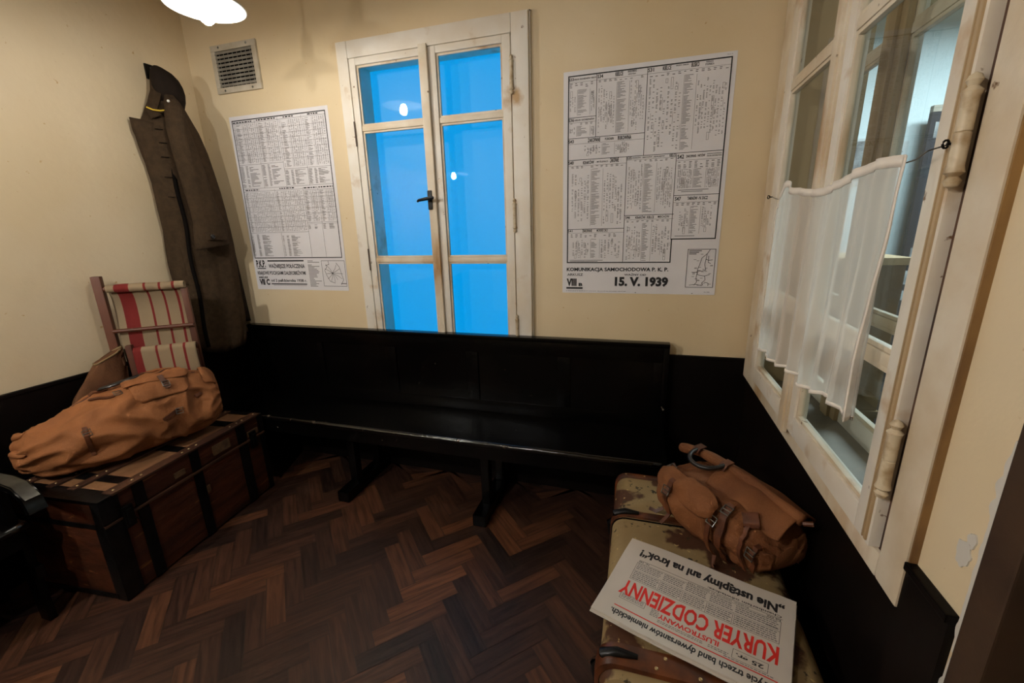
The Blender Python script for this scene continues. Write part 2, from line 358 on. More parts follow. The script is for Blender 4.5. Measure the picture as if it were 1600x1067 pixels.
# herringbone floor
g = G(); bm = g.bm; W_, LN = .07, 4
tone = bm.loops.layers.float_color.new('tone'); uvl = bm.loops.layers.uv.new('grain')
ca, sa = cos(radians(45)), sin(radians(45))
def plank(cx, cy, horiz):
    w, h = (LN, 1) if horiz else (1, LN)
    e = .018
    P = [(cx+e, cy+e), (cx+w-e, cy+e), (cx+w-e, cy+h-e), (cx+e, cy+h-e)]
    Q = [((x*ca-y*sa)*W_-.85, (x*sa+y*ca)*W_+1.0) for x, y in P]
    mx, my = sum(q[0] for q in Q)/4, sum(q[1] for q in Q)/4
    if not (XL-.1 < mx < XR+.1 and -.9 < my < Y+.1): return
    f = bm.faces.new([bm.verts.new((min(max(x, XL), XR), min(max(y, -1), Y), 0)) for x, y in Q])
    t = min(1, max(0, random.gauss(.42, .20))); ox, oy = random.uniform(0, 50), random.uniform(0, 50)
    for lp, (x, y) in zip(f.loops, P):
        lp[tone] = (t, t, t, 1); u, v = (x-cx, y-cy) if horiz else (y-cy, x-cx)
        lp[uvl].uv = (u*W_+ox, v*W_+oy)
for yy in range(-60, 61):
    for xx in range(-60, 61):
        d = (xx-yy) % (2*LN)
        if d == 0: plank(xx, yy, True)
        if d == 2*LN-1: plank(xx, yy, False)
g.box(XL-.2, 4.4, -3.2, 4.6, -.1, -.0015, mi=1)
struct(g.build('floor', ['parquet', mat('dark_floor', srgb(30, 18, 12), rough=.5)], recalc=False))
# dark painted lower walls with a thin cap
T = .012
def ledge(g, a, b, c, d): g.box(a, b, c, d, ZW-.016, ZW, .003)
g = G().box(XL+T, XR-T, Y-T, Y, 0, ZW-.016); ledge(g, XL+T, XR-T, Y-T-.006, Y); struct(g.build('trim_1', 'wainscot'))
g = G().box(XL, XL+T, -3, Y, 0, ZW-.016); ledge(g, XL, XL+T+.006, -3, Y); struct(g.build('trim_2', 'wainscot'))
g = G().box(XR-T-.014, XR-.014, .684, .797, 0, ZW+.012).box(XR-T, XR, .797, Y, 0, .752); g.box(XR-T-.020, XR-.014, .684, .797, ZW+.012, ZW+.028, .003); struct(g.build('trim_3', 'wainscot'))

# ================================================================== window in the back wall
wn = sroot('window_1', (-1.03, Y, .55))
g = G(); yo = Y-.030
# casing: stepped boards with mitred look
g.box(-1.529, -1.466, yo, Y, .55, 2.378, .006).box(-.605, -.525, yo, Y, .55, 2.378, .006).box(-1.466, -.605, yo, Y, 2.300, 2.378, .006)
g.box(-1.535, -.519, Y-.012, Y, 2.378, 2.384).box(-.525, -.519, Y-.012, Y, .55, 2.384)
g.box(-1.472, -1.436, Y-.004, yb, .552, 2.31).box(-.624, -.60, Y-.004, yb, .552, 2.31).box(-1.436, -.624, Y+.001, yb, 2.280, 2.31).box(-1.436, -.624, Y-.02, yb, .53, .556)
g.build('window_casing', 'white_wood', wn, smooth=True)
def leaf(parent, xa, xb, ga, gb, zt, zb, gzt, gzb, munt, yf, name='window_sash'):
    """a glazed leaf facing -y, with putty bevels and glazing bars"""
    g = G(); th = .038
    g.box(xa, ga, yf, yf+th, zb, zt, .004).box(gb, xb, yf, yf+th, zb, zt, .004)
    g.box(ga, gb, yf, yf+th, gzt, zt, .004).box(ga, gb, yf, yf+th, zb, gzb, .004)
    o = g.build(name, 'white_wood', parent, smooth=True)
    m = G(); e = .010; zs = [gzb]+sorted(munt)+[gzt]
    for q in sorted(munt): m.box(ga, gb, yf+.004, yf+.032, q-.013, q+.013, .005)
    for za, zc in zip(zs, zs[1:]):          # moulded lip round each pane
        za = za+(.013 if za in munt else 0); zc = zc-(.013 if zc in munt else 0)
        for (p, q, r_, t_) in ((ga, ga+e, za, zc), (gb-e, gb, za, zc), (ga+e, gb-e, za, za+e), (ga+e, gb-e, zc-e, zc)):
            m.box(p, q, yf+.010, yf+.026, r_, t_, .003)
    m.build('glazing_bars', 'white_wood2', o, smooth=True)
    for za, zc in zip(zs, zs[1:]):
        G().box(ga, gb, yf+.018, yf+.021, za, zc).build('glass_pane', 'glass', o)
    return o
leaf(wn, -1.466, -1.030, -1.430, -1.070, 2.300, .56, 2.268, .60, [1.975, 1.297], Y-.022)
leaf(wn, -1.026, -.612, -.985, -.652, 2.300, .56, 2.268, .60, [1.975, 1.297], Y-.022)
G().box(-1.066, -1.022, Y-.040, Y-.022, .56, 2.31, .006).build('cover_strip', 'white_wood2', wn, smooth=True)
h = G(); h.box(-1.067, -1.043, Y-.046, Y-.040, 1.555, 1.650, .004)
hp = h.build('handle_plate', 'iron', wn, smooth=True)
g = G(); g.tube([(-1.055, Y-.044, 1.607), (-1.055, Y-.082, 1.607)], .007).tube([(-1.108, Y-.078, 1.596), (-1.10, Y-.082, 1.601), (-1.055, Y-.082, 1.607), (-1.016, Y-.082, 1.611)], [.006, .007, .009, .007])
plabel(g.build('handle', 'iron', hp, smooth=True), 'black iron window handle')
def hinge(parent, c, ln, r=.008, mt='white_wood2', offs=0):
    x, y, z = c; h = ln/2
    pr = [(.001, -h), (r*.8, -h+.004), (r*1.1, -h+.012), (r*.6, -h+.018), (r*1.25, -h+.024), (r, -h+.034), (r, -.0015), (r*.85, 0), (r, .0015), (r, h-.034), (r*1.25, h-.026), (r*.6, h-.019), (r*1.0, h-.011), (r*.7, h-.004), (.001, h)]
    g = G(); g.lathe([(a, b) for a, b in pr], (x, y, z), 14)
    return g.build('hinge', M['hinge'], parent, smooth=True)
for z in (2.13, 1.51, .93):
    hinge(wn, (-.604, Y-.034, z), .165, .009)
    G().box(-.612, -.585, Y-.031, Y-.0295, z-.05, z+.05).build('hinge_plate', 'white_wood', wn)
for z in (1.95, 1.30, .80): G().box(-1.466-.003, -1.466+.002, Y-.032, Y-.028, z-.06, z+.06).build('hinge_gap', 'slat', wn)
G().box(-1.4355, -.6245, Y+.115, Y+.125, .557, 2.279).build('backlight_pane', 'blue', wn)
# ================================================================== box window in the side wall
ws = sroot('window_2', (XR, 1.45, .77)); xf = XR-.03
g = G()
g.box(xf, XR+.01, .797, .873, .757, 2.60, .008)                       # near upright
g.box(xf, XR+.01, .873, 2.115, .757, .810, .006)                       # bottom board
g.box(xf, XR+.01, 1.965, 2.115, .800, 2.60, .006)
g.box(xf, XR+.01, .873, 1.965, 2.47, 2.60, .006)
g.build('window_casing', 'white_wood2', ws, smooth=True)
G().box(xf+.004, XR+.002, .794, .7975, .77, 2.6).build('casing_edge', mat('ochre_edge', srgb(160, 122, 70), srgb(110, 78, 44), rough=.6, scale=12, stretch=(1, 1, .3)), ws)
G().box(XR-.022, XR-.016, .870, .892, .80, 2.47).build('gap_shade_strip', 'slat', ws)  # dark strip set between casing and stile as the gap's shade
g = G()                                                               # lining of the box, both cheeks and the sill
g.box(XR+.008, XR+WT, 1.975, 2.02, .77, 2.5).box(XR+.008, XR+WT, .85, .873, .77, 2.5).box(XR+.008, XR+WT, .873, 1.975, 2.47, 2.5)
g.build('box_lining', 'tan_shade_wood', ws)
G().box(XR+.008, XR+WT, .873, 1.975, .76, .783).build('sill_board', 'sill', ws)
def leafx(parent, ya, yb_, ga, gb, zt, zb, gzt, gzb, munt, x, m1='white_wood', m2='white_wood2', th=.036, face=-1):
    g = G(); X0, X1 = x, x+th
    g.box(X0, X1, ya, ga, zb, zt, .004).box(X0, X1, gb, yb_, zb, zt, .004).box(X0, X1, ga, gb, gzt, zt, .004).box(X0, X1, ga, gb, zb, gzb, .004)
    o = g.build('window_sash', m1, parent, smooth=True); m = G(); e = .011; zs = [gzb]+sorted(munt)+[gzt]
    for q in sorted(munt): m.box(x+.003, x+.030, ga, gb, q-.014, q+.014, .006)
    for za, zc in zip(zs, zs[1:]):
        za = za+(.014 if za in munt else 0); zc = zc-(.014 if zc in munt else 0)
        for (p, q, r_, t_) in ((ga, ga+e, za, zc), (gb-e, gb, za, zc), (ga+e, gb-e, za, za+e), (ga+e, gb-e, zc-e, zc)):
            m.box(x+.006, x+.022, p, q, r_, t_, .003)
    m.build('glazing_bars', m2, o, smooth=True)
    for za, zc in zip(zs, zs[1:]):
        G().box(x+.016, x+.019, ga, gb, za, zc).build('glass_pane', 'glass', o)
    return o
xs = xf-.012
s_near = leafx(ws, .890, 1.438, .953, 1.383, 2.465, .812, 2.40, .871, [1.905, 1.180], xs)
s_far = leafx(ws, 1.458, 1.955, 1.514, 1.887, 2.465, .812, 2.40, .871, [1.905, 1.180], xs)
g = G(); g.box(xs-.014, xs+.004, 1.435, 1.475, .795, 2.47, .005).box(xs-.007, xs+.002, 1.423, 1.488, .80, 2.47, .003)
g.build('cover_strip', 'white_wood2', ws, smooth=True)
g = G(); g.box(xs-.004, xs+.002, .897, .905, .82, 2.46, .002).box(xs-.003, xs+.002, .911, .914, .82, 2.46)
g.build('sash_bead', 'tan_shade_wood', s_near)
for z in (1.575, 1.012):
    hinge(ws, (xs-.002, .880, z), .165, .0105)
# outer pair of leaves, seen through the inner glass
xo = XR+.155
leafx(ws, .900, 1.645, .965, 1.585, 2.465, .785, 2.40, .85, [1.945, 1.165], xo)
leafx(ws, 1.652, 1.975, 1.722, 1.93, 2.465, .785, 2.40, .85, [1.945, 1.165], xo)
g = G(); g.box(xo-.012, xo+.03, 1.585, 1.710, .785, 2.47, .006).box(xo-.022, xo-.010, 1.62, 1.675, .785, 2.47, .004)
g.build('mullion_post', 'tan_shade_wood', ws, smooth=True)  # tan puts the shade on this white woodwork into its colour
g = G(); g.box(XR+.02, XR+WT-.005, .873, 1.975, .783, .787)
g.build('sill_paint', 'sill', ws)

# ================================================================== curtain on its wire
def curt(u, v):
    yy = 1.694-.752*u
    top = 1.528+.012*sin(u*9)+.020*u+(.03*math.exp(-((u-.12)/.05)**2) if u < .3 else 0)-(.02 if u < .02 else 0)
    bot = 1.000+.060*u+.008*sin(u*17)-.018*math.exp(-((u-.93)/.06)**2)*0
    z = top+(bot-top)*v
    k = .35+.65*v
    x = XR-.083+.010*k*sin(u*46+.8*sin(v*2.0)+1)+.006*k*sin(u*97+v*1.5)+.004*noise.noise(Vector((u*14, v*4, 2)))
    yy += .006*sin(v*5+u*11)*v + (.028*v*sin(v*2.6) if u > .97 else 0)
    return (x, yy, z)
cg = G().grid(curt, 150, 40)
cr = thing('curtain', 'white sheer cafe curtain hung across the side window panes', 'curtain', (XR-.083, 1.33, 1.0))
cu = cg.build('fabric', 'sheer', cr, smooth='all')
hg = G()                                                               # hems: a doubled strip round three sides
for path in ([curt(1, v/20) for v in range(21)], [curt(u/90, 1) for u in range(91)], [curt(0, v/20) for v in range(21)]):
    hg.ribbon([(p[0]-.001, p[1], p[2]) for p in path], (-1, 0, 0), .009, .0016)
hg.ribbon([(curt(u/90, 0)[0]-.001, curt(u/90, 0)[1], curt(u/90, 0)[2]-.008) for u in range(91)], (-1, 0, 0), .020, .0016)
hg.build('hem', mat('curtain_hem', srgb(236, 226, 214), rough=.9), cr, smooth='all')
wr = thing('curtain_wire', 'thin grey wire stretched across the side window above the curtain', 'wire', (XR-.07, .92, 1.56))
g = G(); P = [(XR-.050, .893, 1.561), (XR-.068, .912, 1.555), (XR-.066, .947, 1.546), (XR-.064, 1.3, 1.532), (XR-.064, 1.69, 1.518), (XR-.062, 1.80, 1.528), (XR-.045, 1.93, 1.541)]
g.tube(P, .0013, 6); g.build('wire', 'steel', wr, smooth=True)
for yy, zz in ((.893, 1.561), (1.93, 1.541)):
    g = G(); g.tube([(XR-.040, yy, zz), (XR-.055, yy, zz)], .0022, 8)
    g.tube([(XR-.056+.004*cos(t), yy, zz+.006*sin(t)) for t in [k*pi/5 for k in range(11)]], .0018, 6)
    g.build('screw_eye', 'iron', wr, smooth=True)

# ================================================================== posters
def sheet(root, x0, z1, W, H, sk=0.0):
    fn = lambda u, v, d=.0030: Vector((x0+W*u+sk*v*W, Y-d-.0008*sin(u*5+v*2), z1-H*v))
    g = G(); n = 16
    F = G(); F.grid(lambda u, v: fn(u, v, .0018), n, n); F.grid(lambda u, v: fn(1-u, v, .0006), n, n)
    F.build('paper_sheet', 'paper', root, smooth='all')
    return Print(fn)
def dashes(p, u0, u1, v0, v1, rows, wmin, wmax, mi=1, fill=.9, t=.45):
    dv = (v1-v0)/rows
    for i in range(rows):
        u = u0
        if random.random() > fill: continue
        w = random.uniform(wmin, wmax)*(u1-u0)
        p.rect(u0, min(u1, u0+w), v0+dv*i, v0+dv*(i+t), mi)
def numbers(p, u0, u1, v0, v1, cols, rows, mi=1, fill=.75):
    du, dv = (u1-u0)/cols, (v1-v0)/rows
    for c in range(cols):
        a = random.randint(0, rows//3) if fill < .7 else 0; b = rows-(random.randint(0, rows//3) if fill < .7 else 0)
        for r in range(a, b):
            if random.random() < fill: p.rect(u0+du*c+du*.18, u0+du*c+du*(.18+random.uniform(.35, .55)), v0+dv*r, v0+dv*(r+.42), mi)
        if random.random() < .5 and b-a > 6:
            q = random.randint(a, b-5); p.rect(u0+du*(c+.85), u0+du*(c+.85)+.0012, v0+dv*q, v0+dv*min(b, q+random.randint(4, 12)), mi)
def block(p, u0, u1, v0, v1, stc, lc, rc, step=.0046, fill=.6):
    """a timetable: station names in the middle, columns of times on both sides"""
    rows = max(4, int((v1-v0)/step)); w = u1-u0; s0, s1 = u0+w*stc[0], u0+w*stc[1]
    dashes(p, s0, s1, v0, v1, rows, .25, .8, 1, .88, .36)
    p.rect(s0-.004, s0-.0028, v0, v1, 1); p.rect(s1+.002, s1+.0032, v0, v1, 1)
    if lc: numbers(p, u0+.006, s0-.01, v0, v1, lc, rows, 1, fill)
    if rc: numbers(p, s1+.008, u1-.006, v0, v1, rc, rows, 1, fill)
    for k in range(int((lc+rc)*.7)):
        c0, c1 = (u0+.008, s0-.02) if (k % 2 and lc) or not rc else (s1+.01, u1-.02)
        a = random.uniform(c0, max(c0, c1-.014)); b = random.uniform(v0, v0+(v1-v0)*.8); hh = random.uniform(.012, min(.05, (v1-v0)*.35))
        p.frame(a, a+.013, b, min(v1, b+hh), .0013, 1)
# --- right poster
pr = thing('timetable_poster', 'large white bus timetable poster dated 15.V.1939 right of the blue window', 'poster', (-.014, Y, 1.128))
p = sheet(pr, -.369, 2.121, .709, .993)
B = .0068; L1 = .0030
# stepped thick border
p.rect(.030, .976, .0185, .0185+B*.71); p.rect(.030, .030+B, .0185, .851); p.rect(.976-B, .976, .0185, .745); p.rect(.030, .716, .851-B*.71, .851); p.rect(.716-B, .716, .745, .851); p.rect(.716-B, .976, .745-B*.71, .745)
for (u, a, b) in ((.208, .02, .278), (.510, .02, .372), (.408, .372, .848), (.706, .376, .745)): p.rect(u, u+L1, a, b)
for (a, b, v) in ((.03, .208, .190), (.03, .51, .278), (.03, .976, .372), (.03, .408, .687), (.408, .716, .630), (.706, .976, .550)): p.rect(a, b, v, v+L1*.71)
for (a, b, v) in ((.03, .208, .046), (.208, .976, .047), (.03, .208, .212), (.03, .51, .303), (.03, .408, .399), (.408, .706, .388), (.706, .976, .404), (.03, .408, .706), (.408, .716, .650), (.706, .976, .581)): p.rect(a, b, v, v+.0010, 1)
T_ = p.text
T_('S33', .034, .066, .027, .040, .02); T_('KIELCE  SUCHEDNIÓW  KIELCE', .070, .204, .030, .038, .02)
T_('S34', .214, .248, .026, .041, .02); T_('KIELCE', .322, .368, .025, .041, .022); T_('SANDOMIERZ', .395, .448, .024, .032, .012); T_('OPATÓW', .398, .444, .035, .042, .012)
T_('S31', .514, .548, .026, .041, .02); T_('KIELCE', .598, .646, .025, .041, .022); T_('PIŃCZÓW - CHMIELNIK', .672, .742, .025, .031, .02); T_('BUSKO', .757, .800, .024, .041, .022); T_('WIŚLICA', .835, .875, .023, .031, .012); T_('STOPNICA', .832, .880, .034, .041, .012)
T_('S36', .034, .070, .194, .208, .02); T_('KIELCE  SUCHEDNIÓW', .074, .200, .197, .206, .02)
T_('S43', .035, .070, .284, .299, .02); T_('ZAKOPANE', .160, .240, .283, .300, .022); T_('PORONIN', .270, .324, .286, .297, .012); T_('BUKOWINA', .350, .432, .283, .300, .022)
T_('S40', .036, .070, .377, .392, .02); T_('KRAKÓW', .132, .204, .376, .394, .022); T_('- MYŚLENICE -', .214, .300, .381, .390, .01); T_('ZAKOPANE', .306, .360, .374, .393, .022)
T_('S35', .412, .440, .375, .386, .02); T_('KRAKÓW - MIECHÓW - JĘDRZEJÓW', .444, .640, .377, .385, .02); T_('KIELCE', .668, .704, .375, .386, .022)
T_('S42', .714, .752, .380, .397, .02); T_('ZAKOPANE - WITÓW', .764, .872, .381, .394, .022); T_('DOLINA KOŚCIELISKA', .884, .966, .380, .386, .012); T_('DOLINA CHOCHOŁOWSKA', .884, .966, .389, .395, .012)
T_('S41', .036, .068, .690, .702, .02); T_('ZAKOPANE', .135, .200, .690, .703, .022); T_('MORSKIE OKO', .232, .305, .690, .702, .012)
T_('S46', .416, .446, .634, .646, .02); T_('KRAKÓW  KIELCE', .480, .596, .633, .647, .022); T_('MIECHÓW', .620, .690, .633, .646, .012)
T_('S47', .716, .752, .557, .574, .02); T_('TARNÓW - N. SĄCZ', .790, .908, .555, .576, .022)
for (a, b, c, d) in ((.036, .2, .05, .072), (.216, .5, .05, .06), (.52, .97, .052, .064), (.04, .2, .215, .225), (.05, .4, .402, .412), (.42, .7, .392, .402), (.715, .97, .41, .44), (.05, .4, .712, .73), (.42, .7, .655, .665), (.72, .97, .585, .598)):
    numbers(p, a, b, c, d, int((b-a)/.03), max(2, int((d-c)/.006)), 1, .8)
block(p, .034, .204, .078, .184, (.35, .78), 3, 2)
block(p, .034, .204, .228, .272, (.33, .8), 3, 2)
block(p, .214, .506, .064, .270, (.42, .66), 7, 7)
block(p, .516, .970, .068, .362, (.46, .60), 9, 10, fill=.5)
block(p, .13, .43, .310, .358, (.42, .66), 6, 7)
block(p, .050, .400, .416, .675, (.40, .60), 6, 7)
block(p, .416, .700, .405, .620, (.38, .62), 6, 7)
block(p, .716, .968, .442, .522, (.40, .66), 8, 8, fill=.8)
block(p, .060, .400, .736, .828, (.40, .56), 6, 6)
block(p, .420, .708, .668, .843, (.38, .56), 6, 6)
block(p, .740, .950, .600, .720, (.36, .62), 4, 4)
for (a, b, v) in ((.05, .30, .836), (.05, .26, .842), (.73, .92, .528), (.75, .88, .535), (.73, .85, .728)): dashes(p, a, b, v, v+.005, 1, .9, 1, 1, 1)
T_('KOMUNIKACJA SAMOCHODOWA P. K. P.', .030, .706, .873, .8965, .032)
T_('ARKUSZ', .034, .143, .902, .9145, .01); T_('WAŻNY OD', .424, .566, .900, .9125, .018)
T_('VIII', .030, .100, .928, .966, .05); T_('B', .115, .142, .950, .966, .05); p.rect(.028, .143, .971, .980)
T_('15. V. 1939', .363, .710, .918, .965, .055)
T_('MINISTERSTWO KOMUNIKACJI', .028, .438, .9885, .9925, .0); T_('Nr 1939', .935, .968, .985, .989, 0); T_('Wyd. A', .945, .975, .0085, .013, 0)
p.frame(.817, .985, .789, .966, .003)
for pts in ([(.95, .792), (.935, .81), (.93, .835), (.925, .86), (.935, .885), (.905, .89), (.885, .887)], [(.935, .81), (.905, .83), (.895, .86), (.885, .88), (.885, .905), (.905, .91), (.93, .912), (.935, .93), (.915, .945), (.925, .955)], [(.885, .895), (.88, .92), (.885, .94), (.87, .955)], [(.84, .955), (.88, .951), (.92, .957)], [(.93, .912), (.96, .905)], [(.93, .94), (.955, .945), (.955, .958)], [(.945, .82), (.945, .85), (.96, .855)], [(.85, .895), (.885, .895)], [(.93, .835), (.945, .84), (.97, .838)]):
    p.line(pts, .0028)
for _ in range(26):
    a, b = random.uniform(.85, .96), random.uniform(.81, .955); p.rect(a, a+.016, b, b+.0018, 1)
for k, w in enumerate((.075, .06, .045)): p.rect(.826, .826+w, .795+.007*k, .799+.007*k, 1)
for (u, v) in ((.5, 1-.008), (.86, .992)): p.rect(u, u+.006, v, v+.004, 1)
p.g.build('printed_timetable', ['ink', 'ink_grey'], pr, recalc=False)
# --- left poster
pl = thing('timetable_poster', 'white railway timetable poster dated 1938 between the coat and the blue window', 'poster', (-1.986, Y, 1.117))
p = sheet(pl, -2.320, 2.112, .680, .995, -.012)
T_ = p.text
p.rect(.024, .972, .021, .0258); p.rect(.024, .031, .021, .806); p.rect(.965, .972, .021, .806); p.rect(.024, .972, .8012, .806)
for u in (.265, .50, .735): p.rect(u, u+.0018, .03, .397)
for u in (.365, .66, .81): p.rect(u, u+.0018, .405, .80 if u > .6 else .65)
p.rect(.365, .367, .655, .80)
for (a, b, v) in ((.026, .97, .040), (.026, .5, .262), (.5, .97, .300), (.026, .97, .395), (.026, .66, .412), (.66, .97, .420), (.026, .66, .652), (.66, .97, .600)): p.rect(a, b, v, v+.0012)
for (a, b, v) in ((.035, .24, .031), (.285, .48, .029), (.56, .66, .029), (.80, .90, .029), (.05, .20, .401), (.42, .58, .401), (.67, .80, .406), (.82, .96, .406)):
    u = a
    while u < b: w = random.uniform(.012, .03); p.rect(u, min(b, u+w), v, v+.006); u += w+.008
for k, (a, b) in enumerate(((.034, .262), (.272, .497), (.507, .732), (.742, .965))):
    block(p, a, b, .048, .255 if k < 2 else .292, (.14, .40), 1, 6, .0042, .85)
    dashes(p, a, a+.04, .270 if k < 2 else .308, .39, 18, .6, 1, 1, .95, .4); dashes(p, a+.06, a+.09, .270 if k < 2 else .308, .39, 18, .6, 1, 1, .95, .4); dashes(p, a+.10, b, .270 if k < 2 else .308, .388, 18, .1, .9, 1, .9, .4)
block(p, .034, .362, .420, .648, (.05, .16), 1, 14, .0042, .85); block(p, .372, .656, .420, .648, (.05, .17), 1, 12, .0042, .8)
block(p, .666, .806, .426, .596, (.08, .42), 1, 4, .0044, .9); block(p, .816, .964, .426, .596, (.08, .42), 1, 4, .0044, .9)
for v in [.07, .10, .125, .15, .18, .21, .235]: p.rect(.03, .497, v, v+.001, 1); p.rect(.5, .967, v+.01, v+.011, 1)
for v in [.45, .47, .50, .53, .56, .59, .62]: p.rect(.03, .66, v, v+.0011, 1); p.rect(.66, .967, v-.012, v-.011, 1)
for (a, b, c, d, n) in ((.034, .05, .662, .795, 30), (.09, .12, .662, .795, 30), (.15, .30, .662, .795, 30), (.375, .39, .672, .795, 26), (.42, .45, .672, .795, 26), (.47, .62, .672, .795, 26), (.668, .69, .61, .64, 6), (.73, .76, .61, .64, 6), (.82, .85, .61, .64, 6), (.88, .94, .61, .64, 6)):
    dashes(p, a, b, c, d, n, .2 if b-a > .1 else .7, 1 if b-a < .1 else .7, 1, .9, .4)
T_('P.K.P.', .030, .135, .817, .862, .035); p.rect(.036, .132, .866, .871); p.rect(.162, .562, .818, .826)
T_('WAŻNIEJSZE POŁĄCZENIA', .168, .566, .834, .873, .022)
T_('KRAJOWE POCIĄGAMI DALEKOBIEŻNYMI', .030, .566, .877, .914, .018)
T_('ARKUSZ', .032, .140, .918, .930, .04); T_('VII C', .034, .150, .934, .972, .05)
T_('od 2 października 1938 r.', .170, .566, .932, .956, .02); p.rect(.170, .566, .961, .967); p.rect(.19, .56, .9715, .9735, 1)
dashes(p, .602, .735, .822, .982, 20, .3, .98, 1, .95, .4)
p.frame(.748, .988, .822, .975, .003)
c = (.85, .895)
for (a, b) in ((.80, .85), (.775, .87), (.79, .90), (.80, .93), (.83, .945), (.87, .95), (.90, .935), (.95, .93), (.96, .90), (.93, .87), (.90, .845)): p.line([c, ((a+c[0])/2+.008, (b+c[1])/2), (a, b)], .0026)
for pts in ([(.79, .845), (.80, .86), (.775, .88), (.79, .91), (.82, .945), (.87, .955)], [(.82, .825), (.825, .845), (.79, .85)], [(.90, .835), (.93, .86), (.945, .90), (.96, .935), (.93, .965)]): p.line(pts, .0034)
p.rect(.93, .985, .955, .960, 1)
p.g.build('printed_timetable', ['ink', 'ink_grey'], pl, recalc=False)

# ================================================================== ventilation grille
vt = thing('ventilation_grille', 'small cream metal ventilation grille with louvres high on the back wall', 'ventilation grille', (-2.197, Y, 2.23))
g = G(); a, b, c, d = -2.355, -2.040, 2.231, 2.471; t = .030
g.box(a, b, Y-.014, Y, d-t, d, .003).box(a, b, Y-.014, Y, c, c+t, .003).box(a, a+t, Y-.014, Y, c+t, d-t, .003).box(b-t, b, Y-.014, Y, c+t, d-t, .003)
g.build('grille_frame', 'grille', vt, smooth=True)
for k in range(9):
    z = c+t+.010+k*(d-c-2*t)/9
    T_m = Matrix.Translation((0, Y-.012, z)) @ Matrix.Rotation(radians(58), 4, 'X')
    G().box(a+t, b-t, -.0085, .0085, -.0012, .0012, T=T_m).build('louvre', 'louvre', vt)
g = G()
for k in range(8): x = a+t+.018+k*.031; g.box(x-.0012, x+.0012, Y-.004, Y-.002, c+t, d-t)
g.build('rear_bars', 'louvre', vt)
G().box(a+t, b-t, Y-.0015, Y-.0005, c+t, d-t).build('dark_backing', 'dark', vt)
for (x, z) in ((a+.06, d-.013), (b-.06, d-.013), (a+.06, c+.013), (b-.06, c+.013)): G().sphere((x, Y-.015, z), .006, 10, (1, .5, 1)).build('screw', 'steel', vt, smooth=True)

# ================================================================== pendant lamps
def lamp(loc, bulb, label, wide=1.0):
    x, y, z = loc                                  # z: rim of the shade
    r = thing('pendant_lamp', label, 'lamp', loc)
    g = G(); g.tube([(x, y, z+.13), (x, y, CEIL)], .004, 8); g.build('cord', 'black_leather', r, smooth=True)
    G().lathe([(.001, .14), (.018, .138), (.026, .12), (.028, .06), (.030, .045), (.034, .043), (.034, .030), (.026, .026), (.024, .012), (.018, .006), (.001, .005)], (x, y, z), 24).build('lamp_socket', 'bakelite', r, smooth=True)
    pr = [(.034, .052), (.050, .049), (.075, .040), (.105, .022), (.126, .004), (.132, -.001), (.133, -.005), (.129, -.006), (.122, .0), (.10, .017), (.072, .034), (.048, .043), (.034, .046)]
    g = G(); g.loft([[Vector((x+q*cos(2*pi*k/48), y+q*sin(2*pi*k/48), z+h)) for k in range(48)] for q, h in [(a if a < .04 else a*wide, b) for a, b in pr+[pr[0]]]], caps=False)
    g.build('lamp_shade', 'enamel', r, smooth=True)
    g = G(); pr = [(.001, .006), (.012, .005), (.014, .000), (.021, -.014), (.025, -.028), (.025, -.040), (.020, -.052), (.010, -.061), (.001, -.063)]
    g.lathe(pr, (x, y, z), 20); g.build('light_bulb', bulb, r, smooth='all')
    return r
lamp((-1.575, 1.435, 2.270), 'bulb1', 'white enamel pendant lamp with lit bulb hanging near the corner')
lamp((-1.15, -.60, 2.32), 'bulb_fill', 'unseen fill lamp added behind the viewer, shaped as a lit pendant', 1.5)  # added fill for the middle and right walls, kept out of view
lamp((-2.00, -.30, 2.05), 'bulb2', 'lit pendant lamp behind the viewer, seen only as a spark in the window glass', 1.35)

# ================================================================== coat hook and coat
hk = thing('coat_hook', 'small black metal wall hook that carries the brown coat', 'hook', (XL, 1.90, 2.30))
g = G(); g.box(XL, XL+.010, 1.878, 1.925, 2.262, 2.335, .003); g.build('hook_plate', 'iron', hk, smooth=True)
g = G(); g.tube([(XL+.008, 1.895, 2.285), (XL+.035, 1.895, 2.272), (XL+.050, 1.895, 2.285), (XL+.052, 1.895, 2.31)], [.006, .006, .005, .006]); g.sphere((XL+.052, 1.895, 2.314), .009, 10)
g.build('hook_prong', 'iron', hk, smooth=True)
G().sphere((XL+.012, 1.905, 2.318), .005, 8).build('screw', 'steel', hk, smooth=True)
ct = thing('overcoat', 'long olive-brown wool overcoat hanging from the wall hook by the corner', 'coat', (-2.43, 1.90, .78))
rows = [(2.135, 1.835, 1.885, .030), (2.11, 1.818, 1.92, .036), (2.05, 1.785, 1.95, .045), (2.00, 1.762, 1.975, .050), (1.9, 1.760, 2.005, .055), (1.8, 1.762, 2.022, .058), (1.7, 1.762, 2.038, .06),
        (1.6, 1.762, 2.048, .060), (1.5, 1.764, 2.055, .06), (1.4, 1.767, 2.060, .062), (1.3, 1.768, 2.056, .062), (1.2, 1.769, 2.050, .062), (1.1, 1.770, 2.048, .064), (1.0, 1.772, 2.046, .066), (.9, 1.780, 2.040, .068), (.83, 1.785, 2.030, .070), (.785, 1.790, 2.01, .072)]
n = 72; rings = []
